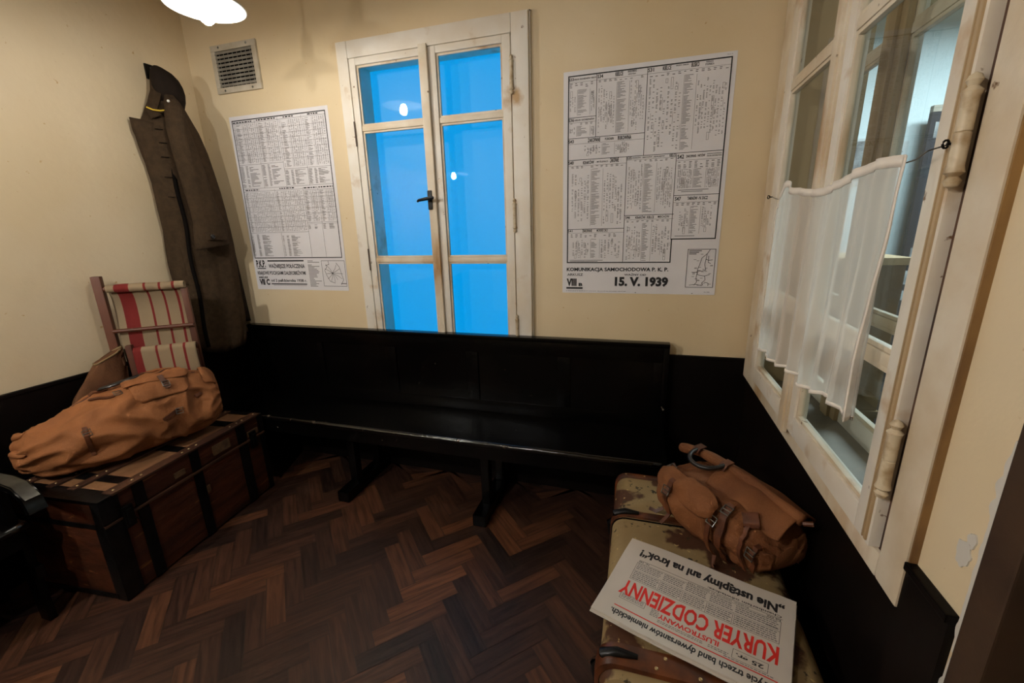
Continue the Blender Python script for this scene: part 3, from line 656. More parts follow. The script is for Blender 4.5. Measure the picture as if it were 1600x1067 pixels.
for z, yl, yr, bb in rows:
    A, Bv = Vector((-2.512, yl, z)), Vector((-2.372, yr, z)); C = (A+Bv)/2; e1 = (Bv-A)/2; e2 = Vector((e1.y, -e1.x, 0)).normalized()
    k = (2.15-z)/1.4; ring = []
    for i in range(n):
        a = 2*pi*i/n; f = 1+.10*k*sin(9*a+.6)*(.5+.5*sin(a))+.05*k*sin(17*a+2)
        q = C+e1*cos(a)*(1+.02*k*sin(7*a))+e2*bb*sin(a)*f
        q.x = max(q.x, XL+.010 if z > ZW+.03 else XL+.022)
        if z < .95: q.y = min(q.y, 2.055)
        ring.append(q+Vector((0, 0, .012*sin(3*a)*(z < .85))))
    rings.append(ring)
g = G().loft(rings); g.build('coat_body', 'coat', ct, smooth='all')
# stand-up collar with the dark inside of the neck
g = G(); prof = [(2.302, .012, .0), (2.297, .032, .006), (2.285, .050, .012), (2.262, .064, .018), (2.232, .072, .02), (2.20, .074, .02), (2.165, .070, .014), (2.13, .064, .0), (2.10, .060, -.006)]
rr = []
for z, r, dx in prof:
    rr.append([Vector((-2.452+dx+r*.75*cos(t), 1.893+.02*(2.3-z)/.2+r*sin(t), z-.012*sin(t))) for t in [2*pi*i/28 for i in range(28)]])
g.loft(rr); g.build('collar', 'coat_dark', ct, smooth='all')
g = G(); pth = [(-2.470, 1.885, 2.292), (-2.455, 1.862, 2.24), (-2.442, 1.842, 2.18), (-2.44, 1.818, 2.13), (-2.435, 1.795, 2.085), (-2.42, 1.80, 2.05)]
g.ribbon(pth, [(.5, -.8, .2)]*6, .05, .008); g.build('neck_facing', 'coat', ct, smooth='all')
g = G(); g.tube([(-2.436, 1.770, 2.092), (-2.412, 1.782, 2.080), (-2.390, 1.800, 2.078), (-2.372, 1.820, 2.084)], .0038, 8)
plabel(g.build('collar_piping', 'yellow', ct, smooth=True), 'yellow piping')
# turned-out front edge (lapel and button facing) running down the wall side
def flap(u, v):
    z = 2.045-.85*v*1.0; y0 = 1.733+.030*min(1, v*4)+.0*v
    y1 = y0+.095-.03*v
    if v < .08: y0 -= .004
    return Vector((XL+.028+.03*sin(u*pi)+.06*u, y0+(y1-y0)*u-.010*sin(v*9), z-.012*u*(v < .05)-.02*u))
g = G(); g.ribbon([(-2.418+.004*sin(k), 1.832-.0012*k+.004*sin(k*.9), 2.02-.06*k) for k in range(21)], (.8, -.5, 0), .020, .003); g.build('opening_shade', 'dark', ct, smooth='all')  # dark ribbon laid in as the shade inside the coat's opening
g = G().grid(flap, 8, 40); g.build('front_facing', 'coat', ct, smooth='all', solid=.006)
for z, yy in ((1.995, 1.80), (1.93, 1.805), (1.86, 1.80), (1.76, 1.795), (1.66, 1.79)): G().tube([(-2.435, yy-.013, z), (-2.415, yy+.013, z-.001)], .0022, 6).build('buttonhole', 'dark', ct)
# sleeve in front
sl = [(2.165, -2.395, 1.868, .020, .022), (2.13, -2.375, 1.862, .034, .036), (2.08, -2.355, 1.850, .044, .046), (2.00, -2.345, 1.838, .050, .050), (1.90, -2.338, 1.842, .057, .050), (1.80, -2.335, 1.856, .064, .050), (1.68, -2.332, 1.872, .070, .048),
      (1.58, -2.330, 1.888, .078, .046), (1.53, -2.328, 1.893, .086, .046), (1.50, -2.328, 1.892, .092, .047), (1.45, -2.328, 1.890, .096, .048), (1.40, -2.328, 1.887, .099, .049), (1.394, -2.328, 1.887, .094, .044)]
rr = []
for z, x, y, a, b in sl:
    rr.append([Vector((x+b*sin(t)*(1+.12*sin(5*t+z*9)*(z > 1.55)), y+a*cos(t)-.25*b*sin(t)*0, z+.012*cos(t)*(z < 1.55))) for t in [2*pi*i/36 for i in range(36)]])
g = G().loft(rr); sv = g.build('sleeve', 'coat', ct, smooth='all')
g = G(); g.ribbon([(-2.288, 1.825, 1.448), (-2.276, 1.845, 1.450), (-2.272, 1.89, 1.449), (-2.276, 1.94, 1.446)], (1, -.2, 0), .036, .006); g.build('cuff_tab', 'coat', sv, smooth=True)
g = G(); g.lathe([(.001, 0), (.012, .001), (.013, .005), (.009, .008), (.004, .006), (.001, .006)], (-2.268, 1.848, 1.449), 16, Matrix.Rotation(radians(90), 3, 'Y').to_4x4()); plabel(g.build('cuff_button', 'black_leather', sv, smooth=True), 'round dark cuff button')
g = G(); g.sphere((-2.352, 1.825, 2.125), .007, 10); g.build('shoulder_button', 'enamel', ct, smooth=True)
# back panel folds hanging below the cuff, nearer the corner
g = G(); rr = []
for z in [1.38, 1.3, 1.2, 1.1, 1.02, .96, .92]:
    k = (1.4-z)/.55
    rr.append([Vector((-2.42+.035*cos(t)*(1+.15*sin(4*t)), 2.055+.022*k+.032*sin(t)*(1+.2*k), z)) for t in [2*pi*i/24 for i in range(24)]])
g.loft(rr); g.build('back_pleat', 'coat_dark', ct, smooth='all')

# ================================================================== benches
def make_bench(root, L, D=.395, seat=.45, top=.90, panels=5, arm=False, foot_x=()):
    """local frame: x along the bench, y from the front (0) to the back (D)"""
    g = G(); g.box(0, L, .0, D-.02, seat-.032, seat, .010); g.build('seat', 'lacquer', root, local=True, smooth=True)
    g = G(); g.tube([(.003+(L-.006)*k/40, .008+.0006*sin(k*1.7), seat-.014+.0006*sin(k*2.3)) for k in range(41)], .0150, 12); g.build('seat_nosing', 'nosing', root, local=True, smooth='all')
    g = G(); g.box(.02, L-.02, .012, .03, seat-.10, seat-.032); g.box(.02, L-.02, D-.05, D-.03, seat-.10, seat-.032); g.build('apron', 'lacquer', root, local=True)
    g = G(); y0 = D-.040
    g.box(0, L, y0-.018, D-.006, top-.022, top, .006); g.build('top_rail', 'lacquer', root, local=True, smooth=True)
    g = G(); yb0, yb1 = y0, y0+.024; pw = L/panels
    g.box(.0, L, yb0, yb1, top-.10, top-.022, .003).box(.0, L, yb0, yb1, seat+.0, seat+.07, .003)
    for k in range(panels+1):
        c = min(max(k*pw, .035), L-.035); g.box(c-.035, c+.035, yb0, yb1, seat+.07, top-.10, .003)
    bk = g.build('backrest_frame', 'lacquer', root, local=True, smooth=True)
    for k in range(panels):
        a, b = max(k*pw, .035)+.033, min((k+1)*pw, L-.035)-.033
        G().box(a, b, yb0+.010, yb0+.016, seat+.065, top-.095).build('back_panel', 'lacquer', bk, local=True)
    for x in (0, L-.026):
        g = G(); g.box(x, x+.026, y0-.012, D-.008, 0, top-.022, .004); g.box(x, x+.026, .03, .085, 0, seat-.032, .004); g.box(x, x+.026, .0, D-.03, .20, .26, .003); g.build('bench_end', 'lacquer', root, local=True, smooth=True)
    for x in foot_x:
        g = G(); g.box(x-.035, x+.035, -.048, D+.0, 0, .062, .008); g.build('sled_foot', 'lacquer', root, local=True, smooth=True)
        g = G(); g.box(x-.022, x+.022, .06, .11, .062, seat-.032, .004); g.box(x-.022, x+.022, .28, .32, .062, seat-.032, .004); g.build('trestle_leg', 'lacquer', root, local=True)
    if arm:
        for x in (0.0, L-.05):
            g = G(); pts = [(x+.025, D-.03, seat+.165), (x+.025, .20, seat+.168), (x+.025, -.02, seat+.170), (x+.025, -.090, seat+.160), (x+.025, -.128, seat+.132), (x+.025, -.140, seat+.085)]
            g.ribbon(pts, [(0, 0, 1), (0, 0, 1), (0, -.1, 1), (0, -.5, .8), (0, -1, .4), (0, -1, 0)], .050, .022)
            g.build('armrest', 'lacquer', root, local=True, smooth=True)
            g = G(); g.box(x+.012, x+.036, .02, D-.04, seat, seat+.160, .003); g.build('side_panel', 'lacquer', root, local=True)
            g = G(); g.ribbon([(x+.025, .06, seat+.191), (x+.025, -.02, seat+.192), (x+.025, -.095, seat+.183), (x+.025, -.150, seat+.140)], [(0, -.2, 1), (0, -.5, .8), (0, -.8, .5), (0, -1, .2)], .040, .003); plabel(g.build('armrest_cap', mat('dull_cap_metal', srgb(92, 90, 84), srgb(60, 58, 54), rough=.4, metal=.8, scale=14), root, local=True, smooth=True), 'bare worn metal cap on the armrest')
bn = thing('bench', 'long black lacquered wooden bench under the blue window against the back wall', 'bench', (-2.400, 1.745, 0))
make_bench(bn, 2.560, D=.378, foot_x=(.885, 1.690))
b2 = thing('bench', 'black bench with curved metal-tipped armrest at left edge, beside the trunk', 'bench', (-2.128, -.62, 0), radians(90))
make_bench(b2, 1.40, D=.385, seat=.45, arm=True)

# ================================================================== travelling trunk (left)
tk = thing('travel_trunk', 'large wooden travelling trunk with black iron bands against the left wall', 'trunk', (-1.955, .90, 0), radians(95.1))
TL, TD, TH, LID = .832, .480, .470, .365
g = G().box(.004, TL-.004, .004, TD-.004, .01, LID-.003, .004); body = g.build('trunk_body', 'trunk_side', tk, local=True, smooth=True)
g = G().box(.004, TL-.004, .004, TD-.004, LID+.002, TH-.006, .004); lid = g.build('trunk_lid', 'trunk_side', tk, local=True, smooth=True)
G().box(.02, TL-.02, .02, TD-.02, TH-.007, TH-.002, .001).build('lid_cover', 'trunk_top', lid, local=True)
def band(x0, x1, parent_b, parent_l):
    G().box(x0, x1, -.002, .006, .008, LID-.002, .001).build('iron_band', 'iron', parent_b, local=True)
    G().box(x0, x1, -.002, .006, LID+.003, TH+.001, .001).box(x0, x1, .0, TD, TH-.003, TH+.001, .001).build('iron_band', 'iron', parent_l, local=True)
for a, b in ((.125, .170), (.385, .430), (.655, .710)): band(a, b, body, lid)
for a, b in ((0, .07), (TL-.03, TL)):
    for ya, yb_ in ((-.003, .05), (TD-.03, TD+.001)): G().box(a, b, ya, yb_, .006, LID-.002, .002).build('corner_iron', 'iron', body, local=True, smooth=True)
    g = G(); g.box(a-.002, b, -.004, TD+.001, TH-.012, TH+.003, .003).box(a-.002, b, -.004, .04, LID+.003, TH, .002); g.build('corner_iron', 'iron', lid, local=True, smooth=True)
for z in (.012, LID-.02):
    G().box(-.001, .003, .04, TD-.03, z, z+.02).build('end_batten', 'iron', body, local=True)
for y0, y1 in ((-.006, .046), (.186, .222), (.300, .335), (.440, .478)):
    s_ = G().box(.05, TL-.012, y0, y1, TH-.002, TH+.008, .003).build('lid_slat', 'slat', lid, local=True, smooth=True)
    yc = (y0+y1)/2
    for x in (.075, .148, .185, .372, .407, .445, .64, .683, .72, .80):
        G().sphere((x, yc, TH+.008), .0055, 8, (1, 1, .6)).build('rivet', 'brass', s_, local=True, smooth=True)
G().box(.0, TL, -.006, .003, LID-.012, LID-.002, .001).build('lid_edge', 'slat', body, local=True)
for xc in (.085, .745):                                # latches
    g = G(); g.box(xc-.020, xc+.020, -.012, -.001, LID-.06, LID+.035, .003).box(xc-.010, xc+.010, -.018, -.010, LID-.045, LID+.02, .003); g.tube([(xc+.01, -.016, LID-.02), (xc+.035, -.018, LID-.055)], .003, 6)
    g.build('latch', 'iron', body, local=True, smooth=True)
for x0, z0_, w, h in ((.30, .385, .05, .025), (.42, .225, .03, .035), (.505, .385, .10, .05), (.72, .375, .07, .03)):
    G().box(x0, x0+w, -.0015, .005, z0_, z0_+h).build('torn_label', mat('torn_label_paper', srgb(104, 74, 42), srgb(66, 42, 24), rough=.8, scale=30), lid if z0_ > LID else body, local=True)

# ================================================================== soft bags
def cat(P, t):
    n = len(P)-1; f = min(max(t*n, 0), n-1e-6); i = int(f); f -= i
    p0, p1, p2, p3 = P[max(i-1, 0)], P[i], P[i+1], P[min(i+2, n)]
    return [.5*((2*b)+(-a+c)*f+(2*a-5*b+4*c-d)*f*f+(-a+3*b-3*c+d)*f**3) for a, b, c, d in zip(p0, p1, p2, p3)]
def bagfn(secs, ex=2.6, amp=.012, seed=0, fs=(2.5, 9)):
    """secs: (cx, cy, half width, z bottom, z top, lean)."""
    def f(s, a, d=0.0):
        cx, cy, w, zb, zt, ln = cat(secs, s); e = .01
        q0, q1 = cat(secs, max(s-e, 0)), cat(secs, min(s+e, 1)); t = Vector((q1[0]-q0[0], q1[1]-q0[1], 0)).normalized(); n = Vector((t.y, -t.x, 0))
        c, sn = cos(a), sin(a); px = math.copysign(abs(c)**(2/ex), c); pz = math.copysign(abs(sn)**(2/ex), sn)
        h = (zt-zb)/2; z = (zt+zb)/2+h*pz; p = Vector((cx, cy, z))+n*(w*px+ln*pz)
        k = Vector((s*fs[0]*2, c*1.3+seed, sn*1.3)); nz = 1-2*abs(noise.noise(k*1.6+Vector((seed, 0, 0)))); n2 = 1-2*abs(noise.noise(Vector((s*fs[1], c*1.6, sn*1.6+seed))))
        r = amp*(nz*.7+n2*.55-.35)
        out = n*(c/max(w, .03)*.1)+Vector((0, 0, sn/max(h, .03)*.1)); out = out.normalized()
        if sn < -.75: r *= .2
        return p+out*(r+d)
    return f
def bagmesh(f, ns=90, na=80):
    g = G(); g.loft([[f(i/ns, 2*pi*j/na) for j in range(na)] for i in range(ns+1)]); return g
# --- duffel on the trunk
ZT = TH+.014
df = thing('duffel_bag', 'big orange-brown canvas duffel bag lying on the trunk', 'bag', (-2.27, 1.25, ZT))
dsec = [(-2.452, .950, .045, .555, .635, 0), (-2.42, .975, .09, .50, .67, 0), (-2.36, 1.035, .140, ZT, .71, .0), (-2.305, 1.115, .160, ZT, .75, -.01), (-2.262, 1.205, .162, ZT, .785, -.01), (-2.228, 1.295, .155, ZT, .80, -.01), (-2.195, 1.38, .145, ZT, .805, 0), (-2.16, 1.455, .132, .49, .795, 0), (-2.12, 1.525, .105, .51, .77, 0), (-2.095, 1.565, .06, .56, .72, 0)]
CN, CT, CP = Vector((-.6407, .7678, 0)), Vector((.7678, .6407, 0)), Vector((-2.498, 1.395, 0))      # plane of the chair standing behind
def keep(p, d0, d1):
    q = Vector((p.x, p.y, 0))-CP; a, d = q.dot(CT), q.dot(CN); lim = d0 if a < .045 else d1
    if a > -.03 and d > lim: p = p-CN*(d-lim)
    return p
F_ = bagfn(dsec, 2.2, .030, 3.1, (2.1, 7))
def F(s, a, d=0.0):
    p = keep(F_(s, a, d), -.085, -.085); p.z = max(p.z, ZT-.0005) if p.y > .93 and p.x < -2.0 else p.z
    if p.y > 1.02: p.x = max(p.x, -2.392+max(0, .05-(p.y-1.02))*-1.2)
    return p
bagmesh(F, 130, 110).build('bag_body', 'duffel', df, smooth='all')
def onbag(F, pts, d=.004): return [F(s, a, d) for s, a in pts]
def strap(F, pts, w, name, m, parent, th=.004, d=.002):
    P = onbag(F, pts, d); Nn = [(F(s, a, .05)-F(s, a, 0)) for s, a in pts]
    g = G(); g.ribbon(P, [tuple(v) for v in Nn], w, th); return g.build(name, m, parent, smooth=True)
def lin(s0, a0, s1, a1, n=8): return [(s0+(s1-s0)*k/n, a0+(a1-a0)*k/n) for k in range(n+1)]
# angles: 0 = side towards the room, pi/2 = top, pi = wall side
def patch(F, s0, s1, a0, a1, d=.006, round_=.25, n=14, th=.006, puff=.008):
    def q(u, v):
        s = s0+(s1-s0)*u; k = 1-round_*max(0, (abs(u-.5)*2-.7)/.3)**2
        am = (a0+a1)/2; a = am+(a0-am+(a1-a0)*v)*k
        return F(s, a, d+puff*sin(pi*u)*sin(pi*v))
    return G().grid(q, n, n)
pk = patch(F, .50, .78, .55, 1.35, .006, .4, puff=.014).build('bag_pocket', 'duffel', df, smooth='all', solid=.006)
patch(F, .48, .80, 1.05, 1.42, .020, .5, puff=.006).build('pocket_flap', 'duffel', pk, smooth='all', solid=.005)
strap(F, lin(.64, 1.15, .655, .72), .020, 'pocket_strap', 'leather', pk, .004, .030)
def buckle(parent, c, nrm, up, s=.014, m='steel'):
    n_ = Vector(nrm).normalized(); u = Vector(up).normalized(); v = n_.cross(u).normalized(); u = v.cross(n_); c = Vector(c)
    P = [c+u*s*a+v*s*b for a, b in ((-1, -1), (1, -1), (1, 1), (-1, 1), (-1, -1))]
    g = G(); g.tube(P, .0022, 6); g.tube([c-u*s, c+u*s], .0018, 6)
    return g.build('buckle', m, parent, smooth=True)
def bk(F, s, a, parent, d=.02, sz=.013):
    c = F(s, a, d); buckle(parent, c, F(s, a, .06)-F(s, a, 0), F(s+.03, a, d)-c, sz)
bk(F, .652, .85, pk, .036)
# long closing seam along the top with a rolled edge
g = G(); g.tube([F(.06+.86*k/40, 1.95+.12*sin(k*.2), .006) for k in range(41)], .007, 8); g.build('rolled_seam', 'duffel', df, smooth='all')
g = G(); g.tube([F(.08+.84*k/40, 1.72+.1*sin(k*.22), .001) for k in range(41)], .003, 6); g.build('seam', 'leather', df, smooth='all')
# carrying handle
hp_ = [F(.40, 1.62, .006), F(.41, 1.56, .016), F(.45, 1.46, .020), F(.51, 1.44, .020), F(.56, 1.52, .018), F(.575, 1.62, .006)]
g = G(); g.tube(hp_, [.006, .010, .012, .012, .010, .006], 10, flat=.7); plabel(g.build('carry_handle', 'black_leather', df, smooth=True), 'black leather handle on top')
for s in (.40, .575): strap(F, lin(s-.035, 1.60, s+.035, 1.64, 4), .034, 'handle_tab', 'leather', df, .004, .005)
strap(F, lin(.60, 1.62, .69, 1.5, 6), .032, 'name_patch', 'leather', df, .003, .004)
for (s0, a0, s1, a1) in ((.36, 1.35, .45, 1.20), (.33, .55, .335, -.35), (.585, .0, .68, .1), (.80, .35, .84, .45)):
    strap(F, lin(s0, a0, s1, a1, 10), .015, 'bag_strap', 'leather', df, .004, .004)
bk(F, .335, .35, df, .012); bk(F, .46, 1.18, df, .012); bk(F, .68, .08, df, .012)
# gathered folds of the open ends
for (s, a, r) in ((.035, 1.2, .03), (.05, 2.2, .028), (.045, .3, .03)):
    g = G(); c = F(s, a, 0); t = F(s+.10, a, .006); g.tube([c+(t-c)*k/6+Vector((0, 0, .006*sin(k))) for k in range(7)], [.006, .012, .015, .014, .010, .006, .002], 10); g.build('gathered_fold', 'duffel', df, smooth='all')
patch(F, .86, .985, .8, 2.2, .010, .6, puff=.012).build('end_flap', 'duffel', df, smooth='all', solid=.006)
# --- smaller old bag between wall and chair
ob = thing('canvas_bag', 'dull brown canvas bag standing behind the duffel against the left wall', 'bag', (-2.43, 1.25, ZT))
def OB(u, v, d=0):
    # v height, u round; tapering to a pinched upper corner
    z = ZT+.425*v; w = .130*(1-v**2.4*.50); t = .052*(1-v**1.6*.75)+.004; cy = 1.225+.125*v**1.3; cx = -2.462-.003*v
    a = 2*pi*u; r = 1+.22*noise.noise(Vector((cos(a)*1.5, sin(a)*1.5, v*4)))
    r += .07*(1-2*abs(noise.noise(Vector((cos(a)*2.5+4, sin(a)*2.5, v*2+v*cos(a)*2)))))
    p = Vector((cx+(t*r+d)*cos(a)*1.0, cy+(w*r+d)*sin(a), z+.03*v*sin(a)))
    p = keep(p, -.034, -.074); p.x = min(max(p.x, XL+.020), -2.398); return p
g = G(); g.loft([[OB(i/40, j/34) for i in range(40)] for j in range(35)]); g.build('bag_body', 'oldbag', ob, smooth='all')
g = G(); g.ribbon([OB(k/30-.5, .42-.10*sin(2*pi*k/30), .003) for k in range(31)], [tuple(OB(k/30-.5, .4, .05)-OB(k/30-.5, .4, 0)) for k in range(31)], .020, .003); g.build('bag_strap', 'leather', ob, smooth=True)
g = G(); g.tube([OB(k/24, .985, .002) for k in range(25)], .004, 8); g.build('stitched_edge', 'suit', ob, smooth=True)

# ================================================================== folded deck chair
ch = thing('folding_chair', 'folded wooden deck chair with red-striped canvas standing on the trunk', 'chair', (-2.498, 1.395, ZT), math.atan2(.217, .26))
CW, CH = .340, .795
def st(x0, x1, y0, y1, z0, z1, n='stile', m='chair_wood'): return G().box(x0, x1, y0, y1, z0, z1, .006).build(n, m, ch, local=True, smooth=True)
st(-.012, .024, -.024, .012, 0, CH); st(CW-.016, CW+.012, -.012, .016, 0, CH-.078)
g = G(); g.tube([(.0, -.008, CH-.062), (CW, -.008, CH-.062)], .013, 12); g.build('top_rail', 'chair_wood', ch, local=True, smooth=True)
g = G(); g.tube([(.02, -.020, CH-.270), (CW+.01, -.020, CH-.270)], .010, 12); g.build('cross_rail', 'chair_wood', ch, local=True, smooth=True)
st(.062, .088, -.062, -.030, .02, .455, 'inner_stile'); st(CW-.012, CW+.008, -.050, -.024, .02, .400, 'inner_stile')
g = G(); g.tube([(.062, -.046, .425), (CW+.012, -.046, .425)], .011, 12); g.build('inner_rail', 'chair_wood', ch, local=True, smooth=True)
def cloth(x0, x1, y, z0, z1, r, name, wav=.003):
    """canvas wrapped over a rail of radius r at height z1 and hanging down behind/before it"""
    g = G(); nx = 36
    prof = [(y-r*1.25*cos(t), z1+r*1.25*sin(t)) for t in [k*pi/8 for k in range(-3, 12)]]
    down = [(y+r*.9+.010*sin(k*.8)+.004, z1-(z1-z0)*k/12) for k in range(1, 13)]
    P = prof+down
    def f(u, v):
        i = v*(len(P)-1); k = min(int(i), len(P)-2); a = i-k; q = (P[k][0]*(1-a)+P[k+1][0]*a, P[k][1]*(1-a)+P[k+1][1]*a)
        return Vector((x0+(x1-x0)*u, q[0]+wav*noise.noise(Vector((u*9, v*5, z1)))*2, q[1]+wav*noise.noise(Vector((u*7+5, v*6, z1)))))
    g.grid(f, nx, 60); return g.build(name, 'stripes', ch, local=True, smooth='all', solid=.003)
cloth(.034, CW+.006, -.008, .12, CH-.062, .015, 'canvas_back')
def lower(u, v):
    x = .090+(CW+.010-.090)*u; t = v*5
    if v < .12: a = v/.12*pi*.9; return Vector((x, -.046+.015*cos(a)-.002, .425+.015*sin(a)))
    z = .425-(v-.12)/.88*.34; return Vector((x, -.063-.003*sin(u*8+v*4)-.004*sin(v*6), z+.004*sin(u*11)*(v < .3)))
g = G().grid(lower, 30, 40); g.build('canvas_front', 'stripes', ch, local=True, smooth='all', solid=.003)

# ================================================================== suitcase (right)
SX0, SX1, SY0, SY1, SZ = -.045, .440, .735, 1.575, .492
sc = thing('suitcase', 'battered mottled tan travel case with brown bands on the right', 'suitcase', ((SX0+SX1)/2, (SY0+SY1)/2, 0))
def rrect(x0, x1, z0, z1, r, n=6):
    P = []
    for cx, cz, a0 in ((x1-r, z1-r, 0), (x0+r, z1-r, 90), (x0+r, z0+r, 180), (x1-r, z0+r, 270)):
        for k in range(n+1): a = radians(a0+90*k/n); P.append((cx+r*cos(a), cz+r*sin(a)))
    return P
def sweepy(stations, bulge=0):
    g = G(); g.loft([[Vector((x, y, z)) for x, z in rrect(SX0+i, SX1-i, .0+i*.5, SZ-i*.7, r)] for y, i, r in stations]); return g
g = sweepy([(SY0, .030, .03), (SY0+.008, .012, .04), (SY0+.03, .002, .045), (SY0+.1, .0, .045), (SY1-.1, .0, .045), (SY1-.03, .002, .045), (SY1-.008, .012, .04), (SY1, .030, .03)])
cs = g.build('case_shell', 'suit', sc, smooth=True)
def hoop(y, w, e, name, m, r=.048):
    g = G(); g.loft([[Vector((x, yy, z)) for x, z in rrect(SX0-k, SX1+k, -.0, SZ+k, r)] for yy, k in ((y-w/2, -.001), (y-w/2+.003, e*.8), (y-w/6, e), (y+w/6, e), (y+w/2-.003, e*.8), (y+w/2, -.001))], caps=False)
    return g.build(name, m, cs, smooth=True)
hoop(1.310, .034, .008, 'wooden_band', 'suit_band'); hoop(1.552, .030, .006, 'edge_band', 'suit_band'); hoop(.790, .060, .010, 'edge_band', 'suit_band'); hoop(1.285, .006, .004, 'seam_line', 'dark'); hoop(1.02, .004, .002, 'lid_joint', 'dark')
for y in (1.310, .79):                                # black metal end pieces on the bands
    for x, sg in ((SX0, 1), (SX1, -1)):
        if sg < 0 and y > 1: continue
        g = G(); g.tube([(x-.006*sg, y, SZ-.09), (x-.009*sg, y, SZ-.04), (x+.008*sg, y, SZ-.003), (x+.04*sg, y, SZ+.010), (x+.085*sg, y, SZ+.010)], [.008, .012, .013, .012, .006], 12, flat=1.0); g.build('band_tip', 'iron', cs, smooth=True)
for x in (.08, .17, .26, .35):
    for y in (.775, .803): G().sphere((x+(.02 if y > .78 else 0), y, SZ+.010), .0045, 8, (1, 1, .6)).build('rivet', 'brass', cs, smooth=True)
for x in (-.01, .06, .3, .38): G().sphere((x, 1.552, SZ+.006), .004, 8, (1, 1, .6)).build('rivet', 'brass', cs, smooth=True)
for y in (.90, 1.12, 1.45):
    g = G(); g.box(SX0-.010, SX0+.002, y-.018, y+.018, .30, .36, .003); g.build('side_latch', 'iron', cs, smooth=True)

# ================================================================== newspaper
NZ = SZ+.0125
npp = thing('newspaper', 'folded newspaper with red masthead lying on the battered case', 'newspaper', (.17, .985, NZ))
no, nux, nuy = Vector((.0208, 1.1654, 0)), Vector((.4046, -.1311, 0)), Vector((-.0964, -.2851, 0))
def nsp(u, v, d=.0115):
    # lies over the band tips and sags between them
    q = no+nux*u+nuy*v; z = NZ+d+.0022*sin(u*6+v*2)+.0018*sin(v*7)-.004*max(0, (u-.9))*8*.3
    return Vector((q.x, q.y, z))
for k, (du, dv) in enumerate(((0.010, .012), (.004, .022), (-.003, .004), (0, 0))):
    g = G(); d0, d1 = .0022+k*.0023, .0040+k*.0023
    def fr(u, v, d): return nsp(u+du*(.5 if u > .5 else -.3), v+dv+.006*noise.noise(Vector((u*6, k, v*3))), d)
    def shell(u, v, d): return fr(u, v, d)
    t = G(); n = 20
    t.grid(lambda u, v: shell(u, v, d1), n, n); t.grid(lambda u, v: shell(1-u, v, d0), n, n)
    ed = [(i/n, 0) for i in range(n)]+[(1, i/n) for i in range(n)]+[(1-i/n, 1) for i in range(n)]+[(0, 1-i/n) for i in range(n)]; ed.append(ed[0])
    t.loft([[shell(a, b, d1) for a, b in ed], [shell(a, b, d0) for a, b in ed]], caps=False, closed=False)
    t.build('folded_sheet', 'news', npp, smooth=True, weld=True)
pp = Print(lambda u, v: nsp(1-u, 1-v, .0042+3*.0023))        # reads from the far side: rotated half a turn
def nt(t, u0, u1, v0, v1, bold=0, mi=0): pp.text(t, 1-u1, 1-u0, 1-v1, 1-v0, bold, mi)   # box given in picture-side coordinates
def nrc(u0, u1, v0, v1, mi=0): pp.rect(1-u1, 1-u0, 1-v1, 1-v0, mi)
def skew(fn, sl):
    old = pp.fn; pp.fn = lambda u, v: old(u, v+sl*(u-.5)); fn(); pp.fn = old
def everything():
    nt('„Nie ustąpimy ani na krok“!', .100, .945, .085, .225, .045)
    nrc(.118, .940, .268, .272); nt('Chamberlain oświadcza:', .54, .935, .236, .262, .02)
    nt('Nr. 240', .118, .185, .276, .294, .02); nt('Kraków, czwartek 31 sierpnia 1939', .43, .77, .276, .296, .012); nt('Rok XXX.', .86, .932, .276, .298, .02)
    pp.frame(1-.935, 1-.112, 1-.520, 1-.300, .0022, 0, 1.41)
    for u in (.285, .42, .56, .70): nrc(u, u+.002, .41, .52)
    nrc(.115, .935, .400, .403)
    for k in range(10):
        v = .312+k*.0205
        if k == 4: continue
        for a, b in ((.120, .280), (.292, .415), (.428, .555), (.568, .695), (.708, .925)):
            u = a
            while u < b-.01:
                w = random.uniform(.006, .022); nrc(u, min(b, u+w), v, v+.009, 1); u += w+.0035
    nt('ODDZIAŁY:', .86, .925, .372, .39, .01); nt('Redaktor naczelny', .56, .68, .45, .468, 0); nt('Konto P.K.O.', .72, .80, .45, .467, 0)
    nt('KURYER CODZIENNY', .088, .938, .545, .715, .030, 2)
    nt('ILUSTROWANY', .345, .668, .735, .785, .03, 2)
    for (a, b, c, d) in ((.108, .262, .700, .765), (.735, .90, .735, .822)):
        pp.frame(1-b, 1-a, 1-d, 1-c, .002, 0, 1.41)
    nt('25 gr.', .752, .880, .752, .802, .03)
    for (a, b, c, d) in ((.118, .25, .71, .757), (.30, .345, .72, .80), (.35, .60, .800, .822), (.62, .72, .80, .822), (.70, .925, .832, .846)):
        v = c
        while v < d-.006:
            u = a
            while u < b-.005: w = random.uniform(.006, .02); nrc(u, min(b, u+w), v, v+.007, 1); u += w+.004
            v += .0155
    nrc(.105, .945, .850, .860, 2)
    nt('Wykrycie trzech band dywersantów niemieckich.', .100, .990, .875, .955, .03)
skew(everything, 0.0)
pp.g.build('printed_page', ['ink', 'ink_grey', 'red_ink'], npp, recalc=False)

